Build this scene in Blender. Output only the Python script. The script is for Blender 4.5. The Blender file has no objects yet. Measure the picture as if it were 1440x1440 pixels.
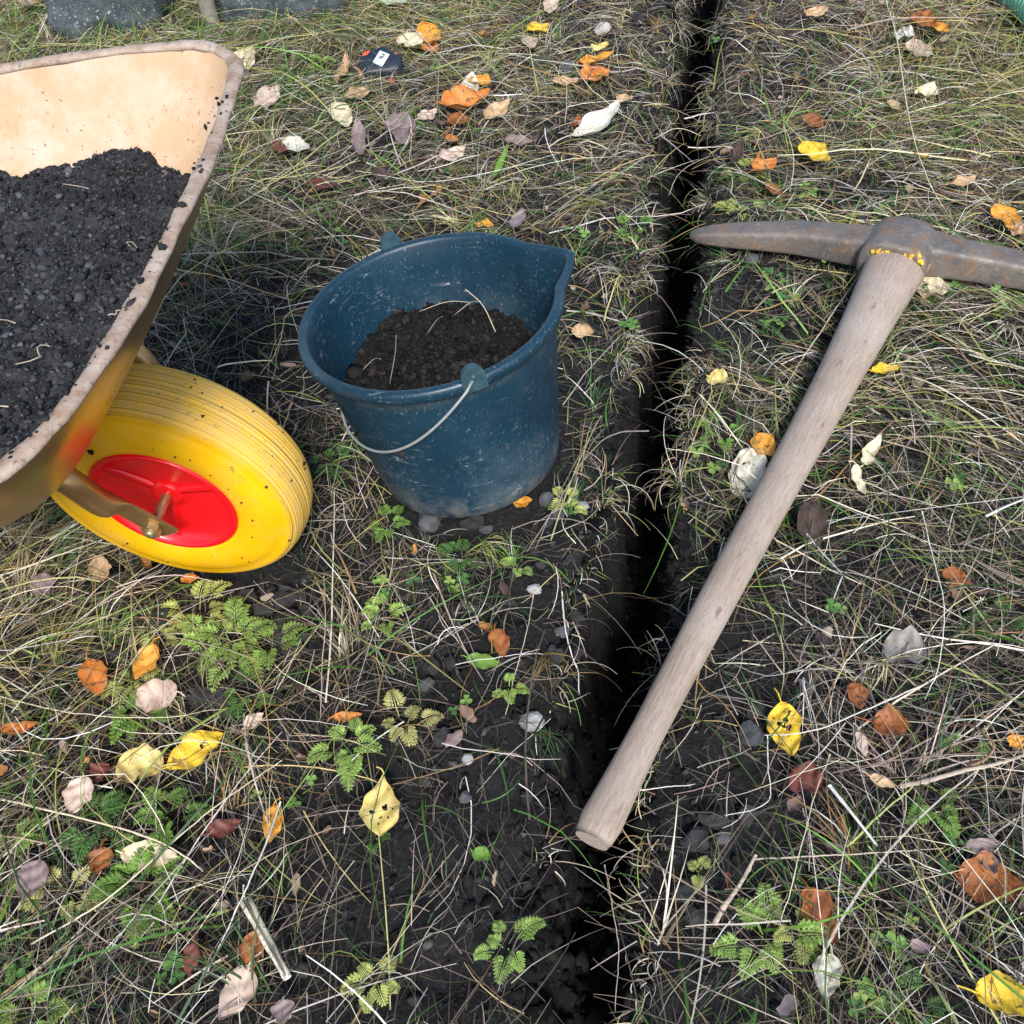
import bpy, bmesh, math, random
import numpy as np
from mathutils import Vector, Matrix

# ------------------------------------------------------------------ camera, sky, sun, exposure
SC = bpy.context.scene
COL = SC.collection
R_ = math.radians
H, FPX, PITCH, ROLL = 1.1, 1444.0, R_(48), R_(7)
fw = np.array([0, math.cos(PITCH), -math.sin(PITCH)])
rt = np.array([1.0, 0, 0])
dn = np.array([0, -math.sin(PITCH), -math.cos(PITCH)])
rt2 = math.cos(ROLL) * rt + math.sin(ROLL) * dn
dn2 = -math.sin(ROLL) * rt + math.cos(ROLL) * dn
CW = np.array([rt2, dn2, fw]).T
CP = np.array([0, 0, H])
cam = bpy.data.cameras.new('camera')
cam.sensor_width = 36.0
cam.lens = 36.0 * FPX / 1440.0
cam.clip_start = 0.05
cam.clip_end = 400
camo = bpy.data.objects.new('camera', cam)
COL.objects.link(camo)
m = Matrix.Identity(4)
for i in range(3):
    m[i][0], m[i][1], m[i][2], m[i][3] = rt2[i], -dn2[i], -fw[i], CP[i]
camo.matrix_world = m
SC.camera = camo

SUN_DIR = Vector((-0.05, 0.70, -0.70)).normalized()      # direction the light travels
sun_el = math.asin(-SUN_DIR.z)
sun_az = math.atan2(-SUN_DIR.x, -SUN_DIR.y)              # from +Y towards +X
world = bpy.data.worlds.new('World')
SC.world = world
world.use_nodes = True
wn = world.node_tree
sky = wn.nodes.new('ShaderNodeTexSky')
sky.sky_type = 'NISHITA'
sky.sun_disc = False
sky.sun_elevation = sun_el
sky.sun_rotation = sun_az
sky.air_density = 1.0
sky.dust_density = 1.5
bg = wn.nodes['Background']
bg.inputs['Strength'].default_value = 0.15
wn.links.new(sky.outputs[0], bg.inputs['Color'])
sl = bpy.data.lights.new('sun', 'SUN')
sl.energy = 3.5
sl.angle = R_(14)
sl.color = (1.0, 0.975, 0.94)
so = bpy.data.objects.new('sun', sl)
COL.objects.link(so)
so.rotation_euler = SUN_DIR.to_track_quat('-Z', 'Y').to_euler()
SC.view_settings.view_transform = 'Standard'
SC.view_settings.look = 'None'
SC.view_settings.gamma = 1.0
SC.view_settings.exposure = 0.70
SC.view_settings.use_curve_mapping = False

# ------------------------------------------------------------------ helpers
RNG = np.random.default_rng(7)
random.seed(7)


def at(x, y, z=0.0):
    d = CW @ np.array([(x - 720) / FPX, (y - 720) / FPX, 1.0])
    return CP + d * (z - H) / d[2]


def topx(P):
    q = (np.asarray(P) - CP) @ CW
    return np.stack([720 + FPX * q[..., 0] / q[..., 2], 720 + FPX * q[..., 1] / q[..., 2]], -1)


def vnoise(x, y, seed=0):
    xi = np.floor(x).astype(np.int64); yi = np.floor(y).astype(np.int64)
    xf = x - xi; yf = y - yi
    u = xf * xf * (3 - 2 * xf); v = yf * yf * (3 - 2 * yf)

    def h(a, b):
        n = (a * 374761393 + b * 668265263 + seed * 974634777) & 0xffffffff
        n = ((n ^ (n >> 13)) * 1274126177) & 0xffffffff
        n = n ^ (n >> 16)
        return (n & 0xffff) / 32767.5 - 1.0
    return (h(xi, yi) * (1 - u) + h(xi + 1, yi) * u) * (1 - v) + (h(xi, yi + 1) * (1 - u) + h(xi + 1, yi + 1) * u) * v


def sstep(x):
    x = np.clip(x, 0, 1)
    return x * x * (3 - 2 * x)


def tag(o, label=None, cat=None, group=None, kind=None):
    if label: o['label'] = label
    if cat: o['category'] = cat
    if group: o['group'] = group
    if kind: o['kind'] = kind
    return o


def obj(name, me, mat=None, parent=None):
    o = bpy.data.objects.new(name, me)
    COL.objects.link(o)
    if mat is not None:
        for mm in (mat if isinstance(mat, (list, tuple)) else [mat]):
            me.materials.append(mm)
    if parent is not None:
        o.parent = parent
    return o


def empty(name, loc=(0, 0, 0)):
    o = bpy.data.objects.new(name, None)
    o.empty_display_size = 0.05
    COL.objects.link(o)
    o.location = loc
    return o


def mesh(verts, faces, smooth=True, mids=None):
    me = bpy.data.meshes.new('m')
    me.from_pydata([tuple(v) for v in np.asarray(verts, float).tolist()], [], [tuple(int(i) for i in f) for f in faces])
    if smooth:
        me.polygons.foreach_set('use_smooth', [True] * len(me.polygons))
    if mids is not None:
        me.polygons.foreach_set('material_index', mids)
    me.update()
    return me


def mesh_np(verts, quads, cols=None, smooth=True):
    """fast mesh from arrays: verts (n,3), faces (m,k)"""
    me = bpy.data.meshes.new('m')
    nv, nf, k = len(verts), len(quads), quads.shape[1]
    me.vertices.add(nv)
    me.vertices.foreach_set('co', np.ascontiguousarray(verts, np.float32).ravel())
    me.loops.add(nf * k)
    me.loops.foreach_set('vertex_index', np.ascontiguousarray(quads, np.int32).ravel())
    me.polygons.add(nf)
    me.polygons.foreach_set('loop_start', np.arange(0, nf * k, k, dtype=np.int32))
    if smooth:
        me.polygons.foreach_set('use_smooth', np.ones(nf, bool))
    me.update(calc_edges=True)
    if cols is not None:
        a = me.color_attributes.new('tint', 'FLOAT_COLOR', 'POINT')
        c4 = np.ones((nv, 4), np.float32); c4[:, :3] = cols
        a.data.foreach_set('color', c4.ravel())
    return me


def grid_faces(nu, nv, wrap_u=False, wrap_v=False):
    """index = i*nv + j"""
    F = []
    for i in range(nu if wrap_u else nu - 1):
        for j in range(nv if wrap_v else nv - 1):
            a = i * nv + j; b = ((i + 1) % nu) * nv + j
            c = ((i + 1) % nu) * nv + (j + 1) % nv; d = i * nv + (j + 1) % nv
            F.append((a, b, c, d))
    return F


def frame_for(n):
    n = np.asarray(n, float); n = n / np.linalg.norm(n)
    a = np.array([1.0, 0, 0]) if abs(n[0]) < 0.8 else np.array([0, 1.0, 0])
    u = np.cross(n, a); u /= np.linalg.norm(u)
    return u, np.cross(n, u), n


def lathe(profile, centre, axis, seg=96, closed=False, rfun=None):
    """profile: list of (r, h along axis)"""
    u, v, n = frame_for(axis)
    V = []
    for k in range(seg):
        a = 2 * math.pi * k / seg
        for (r, h) in profile:
            rr = rfun(r, h, a) if rfun else r
            V.append(np.asarray(centre) + rr * (math.cos(a) * u + math.sin(a) * v) + h * n)
    return np.array(V), grid_faces(seg, len(profile), True, closed)


def sweep(path, radii, seg=10, cap=True, closed=False, squash=None, upv=None):
    """tube along a 3D path, radii scalar or list; squash list of (along-up, along-side) factors"""
    P = np.asarray(path, float); n = len(P)
    if np.isscalar(radii): radii = [radii] * n
    if closed:
        T = np.roll(P, -1, 0) - np.roll(P, 1, 0)
    else:
        T = np.gradient(P, axis=0)
    T /= np.linalg.norm(T, axis=1)[:, None]
    up = np.asarray(upv if upv is not None else (0, 0, 1.0), float)
    if abs(T[0] @ up) > 0.9 and upv is None: up = np.array([0, 1.0, 0])
    V = []
    for i in range(n):
        s = np.cross(T[i], up); s /= np.linalg.norm(s); w = np.cross(s, T[i])
        if upv is None: up = w
        f1, f2 = squash[i] if squash is not None else (1, 1)
        for k in range(seg):
            a = 2 * math.pi * k / seg
            V.append(P[i] + radii[i] * (math.cos(a) * s * f2 + math.sin(a) * w * f1))
    F = grid_faces(n, seg, closed, True)
    if cap and not closed:
        F.append(tuple(range(seg))[::-1]); F.append(tuple(range((n - 1) * seg, n * seg)))
    return np.array(V), F


def smooth_path(pts, n):
    """Catmull-Rom through points"""
    P = np.asarray(pts, float)
    Q = np.vstack([2 * P[0] - P[1], P, 2 * P[-1] - P[-2]])
    out = []
    m_ = len(P) - 1
    for k in range(n):
        t = k / (n - 1) * m_; i = min(int(t), m_ - 1); f = t - i
        a, b, c, d = Q[i], Q[i + 1], Q[i + 2], Q[i + 3]
        out.append(0.5 * (2 * b + (c - a) * f + (2 * a - 5 * b + 4 * c - d) * f * f + (3 * b - a - 3 * c + d) * f ** 3))
    return np.array(out)


def join(parts):
    V, F, o = [], [], 0
    for v, f in parts:
        V.append(np.asarray(v)); F += [tuple(i + o for i in q) for q in f]; o += len(v)
    return np.vstack(V), F


# ------------------------------------------------------------------ materials
class NT:
    def __init__(s, name, rough=0.6, spec=0.3, metal=0.0):
        s.m = bpy.data.materials.new(name); s.m.use_nodes = True
        s.t = s.m.node_tree; s.b = s.t.nodes['Principled BSDF']
        s.b.inputs['Roughness'].default_value = rough
        s.b.inputs['Specular IOR Level'].default_value = spec
        s.b.inputs['Metallic'].default_value = metal
        s.tc = None

    def n(s, typ, **kw):
        x = s.t.nodes.new(typ)
        for k, v in kw.items():
            if k in x.inputs: x.inputs[k].default_value = v
            else: setattr(x, k, v)
        return x

    def l(s, a, b): s.t.links.new(a, b)

    def coord(s, kind='Object', scale=(1, 1, 1), rnd=False):
        if s.tc is None: s.tc = s.n('ShaderNodeTexCoord')
        mp = s.n('ShaderNodeMapping'); mp.inputs['Scale'].default_value = scale
        s.l(s.tc.outputs[kind], mp.inputs['Vector'])
        if rnd:
            oi = s.n('ShaderNodeObjectInfo'); mu = s.n('ShaderNodeMath', operation='MULTIPLY'); mu.inputs[1].default_value = 37.0
            s.l(oi.outputs['Random'], mu.inputs[0])
            cb = s.n('ShaderNodeCombineXYZ')
            for k in range(3): s.l(mu.outputs[0], cb.inputs[k])
            s.l(cb.outputs[0], mp.inputs['Location'])
        return mp.outputs[0]

    def noise(s, scale, detail=3, rough=0.55, vec=None, dist=0.0):
        x = s.n('ShaderNodeTexNoise'); x.inputs['Scale'].default_value = scale
        x.inputs['Detail'].default_value = detail; x.inputs['Roughness'].default_value = rough
        x.inputs['Distortion'].default_value = dist
        s.l(vec if vec is not None else s.coord(), x.inputs['Vector'])
        return x.outputs['Fac']

    def voro(s, scale, vec=None, feature='F1'):
        x = s.n('ShaderNodeTexVoronoi'); x.feature = feature; x.inputs['Scale'].default_value = scale
        s.l(vec if vec is not None else s.coord(), x.inputs['Vector'])
        return x.outputs['Distance']

    def ramp(s, fac, stops):
        x = s.n('ShaderNodeValToRGB'); e = x.color_ramp.elements
        while len(e) < len(stops): e.new(0.5)
        for k, (p, c) in enumerate(stops):
            e[k].position = p
            e[k].color = (c, c, c, 1) if not hasattr(c, '__len__') else (*c, 1)
        s.l(fac, x.inputs['Fac'])
        return x.outputs['Color']

    def mix(s, fac, a, b, mode='MIX'):
        x = s.n('ShaderNodeMix', data_type='RGBA', blend_type=mode)
        for sock, val in ((x.inputs[0], fac), (x.inputs[6], a), (x.inputs[7], b)):
            if hasattr(val, 'is_output'): s.l(val, sock)
            elif hasattr(val, '__len__'): sock.default_value = (*val, 1)
            else: sock.default_value = val
        return x.outputs[2]

    def base(s, c):
        if hasattr(c, 'is_output'): s.l(c, s.b.inputs['Base Color'])
        else: s.b.inputs['Base Color'].default_value = (*c, 1)

    def bump(s, h, strength=0.5, dist=0.002):
        x = s.n('ShaderNodeBump'); x.inputs['Strength'].default_value = strength
        x.inputs['Distance'].default_value = dist
        if s.b.inputs['Normal'].links:
            s.l(s.b.inputs['Normal'].links[0].from_socket, x.inputs['Normal'])
        s.l(h, x.inputs['Height']); s.l(x.outputs[0], s.b.inputs['Normal'])

    def rough(s, h): s.l(h, s.b.inputs['Roughness'])


def mat_soil(name, a, b, c, fine=1.0):
    t = NT(name, 0.95, 0.15)
    n1 = t.noise(22, 5, 0.65); n2 = t.noise(160 * fine, 4, 0.7); n3 = t.noise(520 * fine, 2, 0.6)
    col = t.mix(t.ramp(n1, [(0.35, 0.0), (0.7, 1.0)]), a, b)
    col = t.mix(t.ramp(n2, [(0.52, 0.0), (0.72, 1.0)]), col, c)
    t.base(col)
    t.bump(n2, 0.9, 0.004); t.bump(n3, 0.6, 0.0015)
    return t.m


M = {}
M['soil'] = mat_soil('ground_soil', (0.008, 0.0082, 0.009), (0.017, 0.0165, 0.0165), (0.034, 0.033, 0.033))
M['heap'] = mat_soil('loose_soil', (0.017, 0.018, 0.020), (0.034, 0.0355, 0.039), (0.075, 0.077, 0.083), 1.3)
M['bucket_soil'] = mat_soil('bucket_soil', (0.007, 0.0068, 0.007), (0.013, 0.0125, 0.0125), (0.026, 0.025, 0.025), 1.2)


def mat_tint(name, rough=0.75, spec=0.2, translucent=0.25):
    t = NT(name, rough, spec)
    at_ = t.n('ShaderNodeAttribute'); at_.attribute_name = 'tint'
    n1 = t.noise(90, 2)
    col = t.mix(0.5, at_.outputs['Color'], t.ramp(n1, [(0.3, 0.55), (0.7, 1.0)]), 'MULTIPLY')
    t.base(col)
    if translucent:
        tr = t.n('ShaderNodeBsdfTranslucent'); t.l(col, tr.inputs['Color'])
        mx = t.n('ShaderNodeMixShader'); mx.inputs[0].default_value = translucent
        out = t.t.nodes['Material Output']
        t.l(t.b.outputs[0], mx.inputs[1]); t.l(tr.outputs[0], mx.inputs[2]); t.l(mx.outputs[0], out.inputs['Surface'])
    return t.m


M['straw'] = mat_tint('dry_straw', 0.6, 0.3, 0.15)
M['grass'] = mat_tint('grass_blade', 0.55, 0.35, 0.3)
M['herb'] = mat_tint('herb_leaf', 0.6, 0.3, 0.3)
M['crumb'] = mat_tint('soil_crumb', 0.95, 0.1, 0.0)


def mat_stone(name, a, b, fleck=0.0):
    t = NT(name, 0.85, 0.3)
    v = t.coord('Object', rnd=True)
    n1 = t.noise(30, 5, 0.6, v); n2 = t.noise(140, 4, 0.65, v)
    col = t.mix(t.ramp(n1, [(0.35, 0.0), (0.65, 1.0)]), a, b)
    if fleck: col = t.mix(t.ramp(n2, [(0.60, 0.0), (0.70, fleck)]), col, (0.55, 0.56, 0.55))
    t.base(col); t.bump(n2, 0.7, 0.004)
    return t.m


M['stone_white'] = mat_stone('pale_stone', (0.22, 0.22, 0.23), (0.40, 0.39, 0.38))
M['stone_grey'] = mat_stone('grey_stone', (0.035, 0.038, 0.042), (0.085, 0.088, 0.092))
M['clod'] = mat_stone('dark_clod', (0.014, 0.014, 0.0145), (0.034, 0.034, 0.035))


def mat_leaf(name, base, edge, spot, spots=0.3, trans=0.25):
    t = NT(name, 0.55, 0.35)
    v = t.coord('Object', rnd=True)
    n1 = t.noise(45, 4, 0.65, v); n2 = t.noise(120, 4, 0.7, v); n3 = t.noise(60, 2, 0.6, v)
    col = t.mix(t.ramp(n1, [(0.38, 0.0), (0.62, 1.0)]), base, edge)
    col = t.mix(t.ramp(t.noise(26, 3, 0.6, v), [(0.5, 0.0), (0.72, 0.55)]), col, tuple(0.55 * p + 0.45 * q for p, q in zip(base, spot)))
    at_ = t.n('ShaderNodeAttribute'); at_.attribute_name = 'rib'
    # mid rib and side veins are part of the leaf's own colouring
    col = t.mix(at_.outputs['Fac'], col, tuple(min(1, c * 1.2 + 0.03) for c in base))
    ma = t.n('ShaderNodeAttribute'); ma.attribute_name = 'margin'
    mg = t.mix(1.0, ma.outputs['Color'], t.ramp(n3, [(0.42, 0.0), (0.60, 0.85)]), 'MULTIPLY')
    col = t.mix(mg, col, tuple(0.25 * p + 0.75 * q for p, q in zip(base, spot)))
    nd = t.n('ShaderNodeTexNoise'); nd.inputs['Scale'].default_value = 90; t.l(v, nd.inputs['Vector'])
    vm = t.n('ShaderNodeVectorMath', operation='MULTIPLY_ADD'); vm.inputs[1].default_value = (0.022, 0.022, 0.022); t.l(nd.outputs['Color'], vm.inputs[0]); t.l(v, vm.inputs[2])
    vo = t.voro(110, vm.outputs[0])
    sp = t.mix(1.0, t.ramp(vo, [(0.22, 1.0), (0.36, 0.0)]), t.ramp(t.noise(40, 2, 0.5, v), [(0.46, 0.0), (0.54, spots)]), 'MULTIPLY')
    col = t.mix(sp, col, spot)
    col = t.mix(t.ramp(n2, [(0.60, 0.0), (0.70, 0.65)]), col, spot)
    t.base(col); t.bump(n3, 0.35, 0.002); t.bump(n2, 0.3, 0.0008)
    tr = t.n('ShaderNodeBsdfTranslucent'); t.l(col, tr.inputs['Color'])
    mx = t.n('ShaderNodeMixShader'); mx.inputs[0].default_value = trans
    t.l(t.b.outputs[0], mx.inputs[1]); t.l(tr.outputs[0], mx.inputs[2])
    t.l(mx.outputs[0], t.t.nodes['Material Output'].inputs['Surface'])
    return t.m


LM = {
    'yellow': mat_leaf('yellow_leaf', (0.78, 0.50, 0.03), (0.85, 0.60, 0.06), (0.10, 0.045, 0.01), 0.75),
    'lemon': mat_leaf('lemon_leaf', (0.72, 0.57, 0.16), (0.78, 0.66, 0.28), (0.25, 0.13, 0.05), 0.8),
    'amber': mat_leaf('amber_leaf', (0.70, 0.28, 0.03), (0.75, 0.42, 0.08), (0.16, 0.05, 0.012), 0.8),
    'orange': mat_leaf('orange_leaf', (0.60, 0.17, 0.025), (0.56, 0.27, 0.08), (0.13, 0.04, 0.012), 0.8),
    'rust': mat_leaf('rust_leaf', (0.26, 0.08, 0.025), (0.40, 0.15, 0.04), (0.06, 0.02, 0.01), 0.8),
    'red': mat_leaf('dark_red_leaf', (0.13, 0.035, 0.03), (0.22, 0.07, 0.05), (0.04, 0.012, 0.01), 0.6),
    'pink': mat_leaf('pale_pink_leaf', (0.58, 0.43, 0.34), (0.66, 0.54, 0.45), (0.20, 0.12, 0.08), 0.6),
    'tan': mat_leaf('tan_leaf', (0.52, 0.34, 0.18), (0.62, 0.44, 0.27), (0.2, 0.1, 0.05), 0.5),
    'cream': mat_leaf('cream_leaf', (0.70, 0.60, 0.38), (0.76, 0.68, 0.50), (0.3, 0.18, 0.08), 0.5),
    'white': mat_leaf('white_leaf', (0.62, 0.59, 0.48), (0.72, 0.70, 0.60), (0.22, 0.17, 0.11), 0.7),
    'mauve': mat_leaf('mauve_leaf', (0.22, 0.16, 0.16), (0.33, 0.26, 0.25), (0.1, 0.06, 0.06), 0.5),
    'grey': mat_leaf('grey_leaf', (0.24, 0.22, 0.20), (0.33, 0.31, 0.28), (0.1, 0.09, 0.08), 0.5),
    'brown': mat_leaf('dark_brown_leaf', (0.055, 0.035, 0.03), (0.10, 0.065, 0.055), (0.03, 0.02, 0.015), 0.4),
    'green': mat_leaf('green_leaf', (0.12, 0.26, 0.035), (0.18, 0.32, 0.06), (0.06, 0.1, 0.02), 0.3),
    'mint': mat_leaf('pale_green_leaf', (0.50, 0.60, 0.40), (0.58, 0.66, 0.48), (0.25, 0.3, 0.15), 0.3),
}


def mat_bucket():
    t = NT('dark_teal_plastic', 0.42, 0.4)
    v = t.coord('Object')
    n1 = t.noise(9, 4, 0.6, v)
    col = t.mix(t.ramp(n1, [(0.3, 0.0), (0.7, 1.0)]), (0.0045, 0.022, 0.040), (0.0075, 0.034, 0.058))
    # dry dust haze and scuffs
    dust = t.noise(5, 6, 0.7, v)
    col = t.mix(t.ramp(dust, [(0.50, 0.0), (0.78, 0.26)]), col, (0.13, 0.17, 0.18))
    v3 = t.coord('Object', (1, 1, 0.45)); s1 = t.noise(330, 3, 0.8, v3, 0.4)
    v2 = t.coord('Object', (0.30, 0.55, 1.5)); s2 = t.noise(95, 5, 0.75, v2, 1.2)
    mask = t.ramp(t.noise(8, 5, 0.65, v), [(0.40, 0.10), (0.66, 1.0)])
    mask2 = t.ramp(t.noise(15, 3, 0.6, t.coord('Object', (1.3, 0.8, 1))), [(0.50, 0.0), (0.62, 1.0)])
    col = t.mix(t.mix(1.0, t.ramp(s1, [(0.60, 0.0), (0.72, 0.65)]), mask, 'MULTIPLY'), col, (0.36, 0.42, 0.44))
    col = t.mix(t.mix(1.0, t.ramp(s2, [(0.58, 0.0), (0.68, 0.65)]), mask2, 'MULTIPLY'), col, (0.40, 0.45, 0.46))
    ge = t.n('ShaderNodeNewGeometry')
    wear = t.mix(1.0, t.ramp(ge.outputs['Pointiness'], [(0.515, 0.0), (0.57, 0.8)]), t.ramp(t.noise(60, 4, 0.7, v), [(0.35, 0.15), (0.62, 1.0)]), 'MULTIPLY')
    col = t.mix(wear, col, (0.20, 0.27, 0.30))
    # dried mud splashed up the lower wall
    sx = t.n('ShaderNodeSeparateXYZ'); t.l(t.tc.outputs['Object'], sx.inputs[0])
    lo = t.n('ShaderNodeMapRange'); lo.inputs[1].default_value = 0.06; lo.inputs[2].default_value = 0.0; t.l(sx.outputs['Z'], lo.inputs[0])
    mudm = t.mix(1.0, lo.outputs[0], t.ramp(t.noise(32, 6, 0.75, v), [(0.40, 0.0), (0.62, 0.85)]), 'MULTIPLY')
    col = t.mix(mudm, col, (0.17, 0.16, 0.145))
    t.base(col)
    t.rough(t.ramp(dust, [(0.4, 0.36), (0.7, 0.75)]))
    t.bump(s1, 0.08, 0.001)
    return t.m


def mat_tray_in():
    t = NT('dusty_orange_paint', 0.55, 0.35)
    v = t.coord('Object')
    n1 = t.noise(6, 4, 0.6, v); n2 = t.noise(14, 5, 0.7, v)
    col = t.mix(t.ramp(n1, [(0.3, 0.0), (0.7, 1.0)]), (0.42, 0.26, 0.14), (0.45, 0.325, 0.21))
    col = t.mix(t.ramp(n2, [(0.45, 0.0), (0.72, 0.75)]), col, (0.50, 0.42, 0.35))
    sp = t.noise(110, 4, 0.75, v)
    mask = t.ramp(t.noise(16, 2, 0.5, v), [(0.40, 0.0), (0.55, 1.0)])
    col = t.mix(t.mix(1.0, t.ramp(sp, [(0.61, 0.0), (0.68, 0.9)]), mask, 'MULTIPLY'), col, (0.16, 0.07, 0.04))
    t.base(col); t.bump(n2, 0.1, 0.002)
    return t.m


def mat_gold(name, rough=0.24):
    t = NT(name, rough, 0.5, 0.85)
    v = t.coord('Object')
    n1 = t.noise(10, 4, 0.6, v); n2 = t.noise(180, 3, 0.7, v)
    col = t.mix(t.ramp(n1, [(0.3, 0.0), (0.7, 1.0)]), (0.40, 0.23, 0.095), (0.50, 0.32, 0.155))
    col = t.mix(t.ramp(n2, [(0.66, 0.0), (0.74, 0.6)]), col, (0.25, 0.16, 0.10))
    t.base(col)
    t.rough(t.ramp(n1, [(0.3, rough), (0.75, rough + 0.16)]))
    return t.m


def mat_rim():
    t = NT('scuffed_rim', 0.7, 0.3)
    v = t.coord('Object')
    n1 = t.noise(40, 5, 0.7, v); n2 = t.noise(150, 4, 0.7, v)
    col = t.mix(t.ramp(n1, [(0.35, 0.0), (0.65, 1.0)]), (0.23, 0.155, 0.105), (0.36, 0.295, 0.25))
    col = t.mix(t.ramp(n2, [(0.54, 0.0), (0.68, 0.8)]), col, (0.11, 0.08, 0.06))
    t.base(col); t.bump(n2, 0.4, 0.002); t.bump(n1, 0.3, 0.004)
    return t.m


def mat_tyre():
    t = NT('yellow_tyre', 0.45, 0.4)
    v = t.coord('Object')
    at_ = t.n('ShaderNodeAttribute'); at_.attribute_name = 'tread'
    n1 = t.noise(12, 4, 0.6, v); n2 = t.noise(160, 4, 0.7, v); n3 = t.noise(60, 3, 0.7, v)
    col = t.mix(t.ramp(n1, [(0.35, 0.0), (0.7, 1.0)]), (0.68, 0.36, 0.0), (0.74, 0.42, 0.003))
    dustm = t.mix(1.0, at_.outputs['Color'], t.ramp(n3, [(0.3, 0.25), (0.6, 0.75)]), 'MULTIPLY')
    col = t.mix(dustm, col, (0.52, 0.36, 0.12))
    col = t.mix(t.mix(1.0, at_.outputs['Color'], t.ramp(n2, [(0.62, 0.0), (0.70, 0.9)]), 'MULTIPLY'), col, (0.06, 0.04, 0.03))
    mud = t.mix(1.0, t.ramp(t.noise(70, 5, 0.75, v), [(0.63, 0.0), (0.69, 0.85)]), t.ramp(t.noise(9, 2, 0.5, v), [(0.45, 0.0), (0.6, 1.0)]), 'MULTIPLY')
    col = t.mix(mud, col, (0.05, 0.035, 0.025))
    col = t.mix(t.ramp(t.noise(16, 5, 0.7, v), [(0.5, 0.0), (0.75, 0.35)]), col, (0.55, 0.38, 0.12))
    t.base(col)
    t.rough(t.mix(at_.outputs['Color'], (0.46,) * 3, (0.85,) * 3))
    return t.m


def mat_plain(name, c, rough=0.5, spec=0.4, metal=0.0, var=0.25, scale=40):
    t = NT(name, rough, spec, metal)
    n1 = t.noise(scale, 4, 0.6)
    t.base(t.mix(t.ramp(n1, [(0.3, 0.0), (0.7, 1.0)]), tuple(x * (1 - var) for x in c), c))
    t.bump(n1, 0.08, 0.001)
    return t.m


def mat_wood():
    t = NT('weathered_ash', 0.72, 0.25)
    v = t.coord('Object', (1, 14, 14)); v0 = t.coord('Object')
    g = t.noise(22, 5, 0.7, v, 0.3); g2 = t.noise(70, 3, 0.7, v)
    n = t.noise(7, 4, 0.6, v0)
    col = t.mix(t.ramp(g, [(0.3, 0.0), (0.7, 1.0)]), (0.20, 0.155, 0.122), (0.33, 0.265, 0.212))
    col = t.mix(t.ramp(n, [(0.4, 0.0), (0.7, 0.6)]), col, (0.37, 0.322, 0.29))
    d = t.noise(26, 3, 0.6, t.coord('Object', (1, 3, 3)))
    col = t.mix(t.ramp(d, [(0.64, 0.0), (0.74, 0.7)]), col, (0.08, 0.06, 0.048))
    col = t.mix(t.ramp(g2, [(0.55, 0.0), (0.68, 0.65)]), col, (0.10, 0.078, 0.064))
    t.base(col); t.bump(g, 0.25, 0.002); t.bump(g2, 0.25, 0.001)
    return t.m


def mat_iron():
    t = NT('rusty_forged_iron', 0.6, 0.5, 0.35)
    v = t.coord('Object')
    n = t.noise(16, 5, 0.65, v); n2 = t.noise(130, 4, 0.7, v); n3 = t.noise(40, 3, 0.6, v)
    col = t.mix(t.ramp(n, [(0.35, 0.0), (0.65, 1.0)]), (0.10, 0.092, 0.09), (0.18, 0.155, 0.135))
    col = t.mix(t.ramp(n3, [(0.5, 0.0), (0.72, 0.8)]), col, (0.20, 0.11, 0.055))
    col = t.mix(t.ramp(n2, [(0.56, 0.0), (0.72, 0.6)]), col, (0.30, 0.26, 0.24))
    t.base(col); t.rough(t.ramp(n3, [(0.3, 0.55), (0.7, 0.85)]))
    t.bump(n2, 0.5, 0.002); t.bump(n3, 0.4, 0.003)
    return t.m


M['bucket'] = mat_bucket()
M['ear'] = mat_plain('worn_teal_plastic', (0.03, 0.075, 0.095), 0.55, 0.35, 0, 0.5, 90)
M['tray_in'] = mat_tray_in()
M['gold'] = mat_gold('gold_enamel')
M['fork'] = mat_gold('gold_tube', 0.3)
M['rim'] = mat_rim()
M['tyre'] = mat_tyre()
M['hub'] = mat_plain('red_plastic', (0.78, 0.004, 0.010), 0.28, 0.5, 0, 0.1)
M['zinc'] = mat_plain('zinc_wire', (0.40, 0.43, 0.44), 0.42, 0.5, 0.5, 0.2, 80)
M['brass'] = mat_plain('brass_bolt', (0.50, 0.38, 0.20), 0.35, 0.5, 0.8, 0.3, 120)
M['wood'] = mat_wood()
M['iron'] = mat_iron()
M['black'] = mat_plain('black_rubber', (0.012, 0.02, 0.035), 0.5, 0.4, 0, 0.3, 60)
M['orange'] = mat_plain('orange_plastic', (0.75, 0.10, 0.03), 0.4, 0.5, 0, 0.1)
M['steel'] = mat_plain('steel_plate', (0.62, 0.64, 0.65), 0.45, 0.5, 0.3, 0.15, 90)
M['hose_light'] = mat_plain('green_hose_rib', (0.26, 0.62, 0.42), 0.4, 0.5, 0, 0.15)
M['hose_dark'] = mat_plain('green_hose', (0.004, 0.06, 0.03), 0.4, 0.5, 0, 0.2)
M['block'] = mat_stone('slate_block', (0.030, 0.042, 0.047), (0.075, 0.092, 0.10), 0.9)
M['post'] = mat_plain('grey_timber', (0.20, 0.19, 0.15), 0.85, 0.2, 0, 0.4, 60)
M['lichen'] = mat_plain('yellow_lichen', (0.70, 0.42, 0.05), 0.9, 0.1, 0, 0.3, 200)
M['bark'] = mat_plain('dark_bark', (0.06, 0.05, 0.05), 0.9, 0.1, 0, 0.5, 90)

# ------------------------------------------------------------------ the ground with its trench
TY = np.array([-8, 0.0, 0.30, 0.40, 0.47, 0.72, 0.92, 1.13, 1.38, 1.81, 2.63, 12])
TX = np.array([-2.2, -0.075, 0.008, 0.026, 0.050, 0.116, 0.171, 0.226, 0.300, 0.410, 0.626, 3.1])


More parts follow.
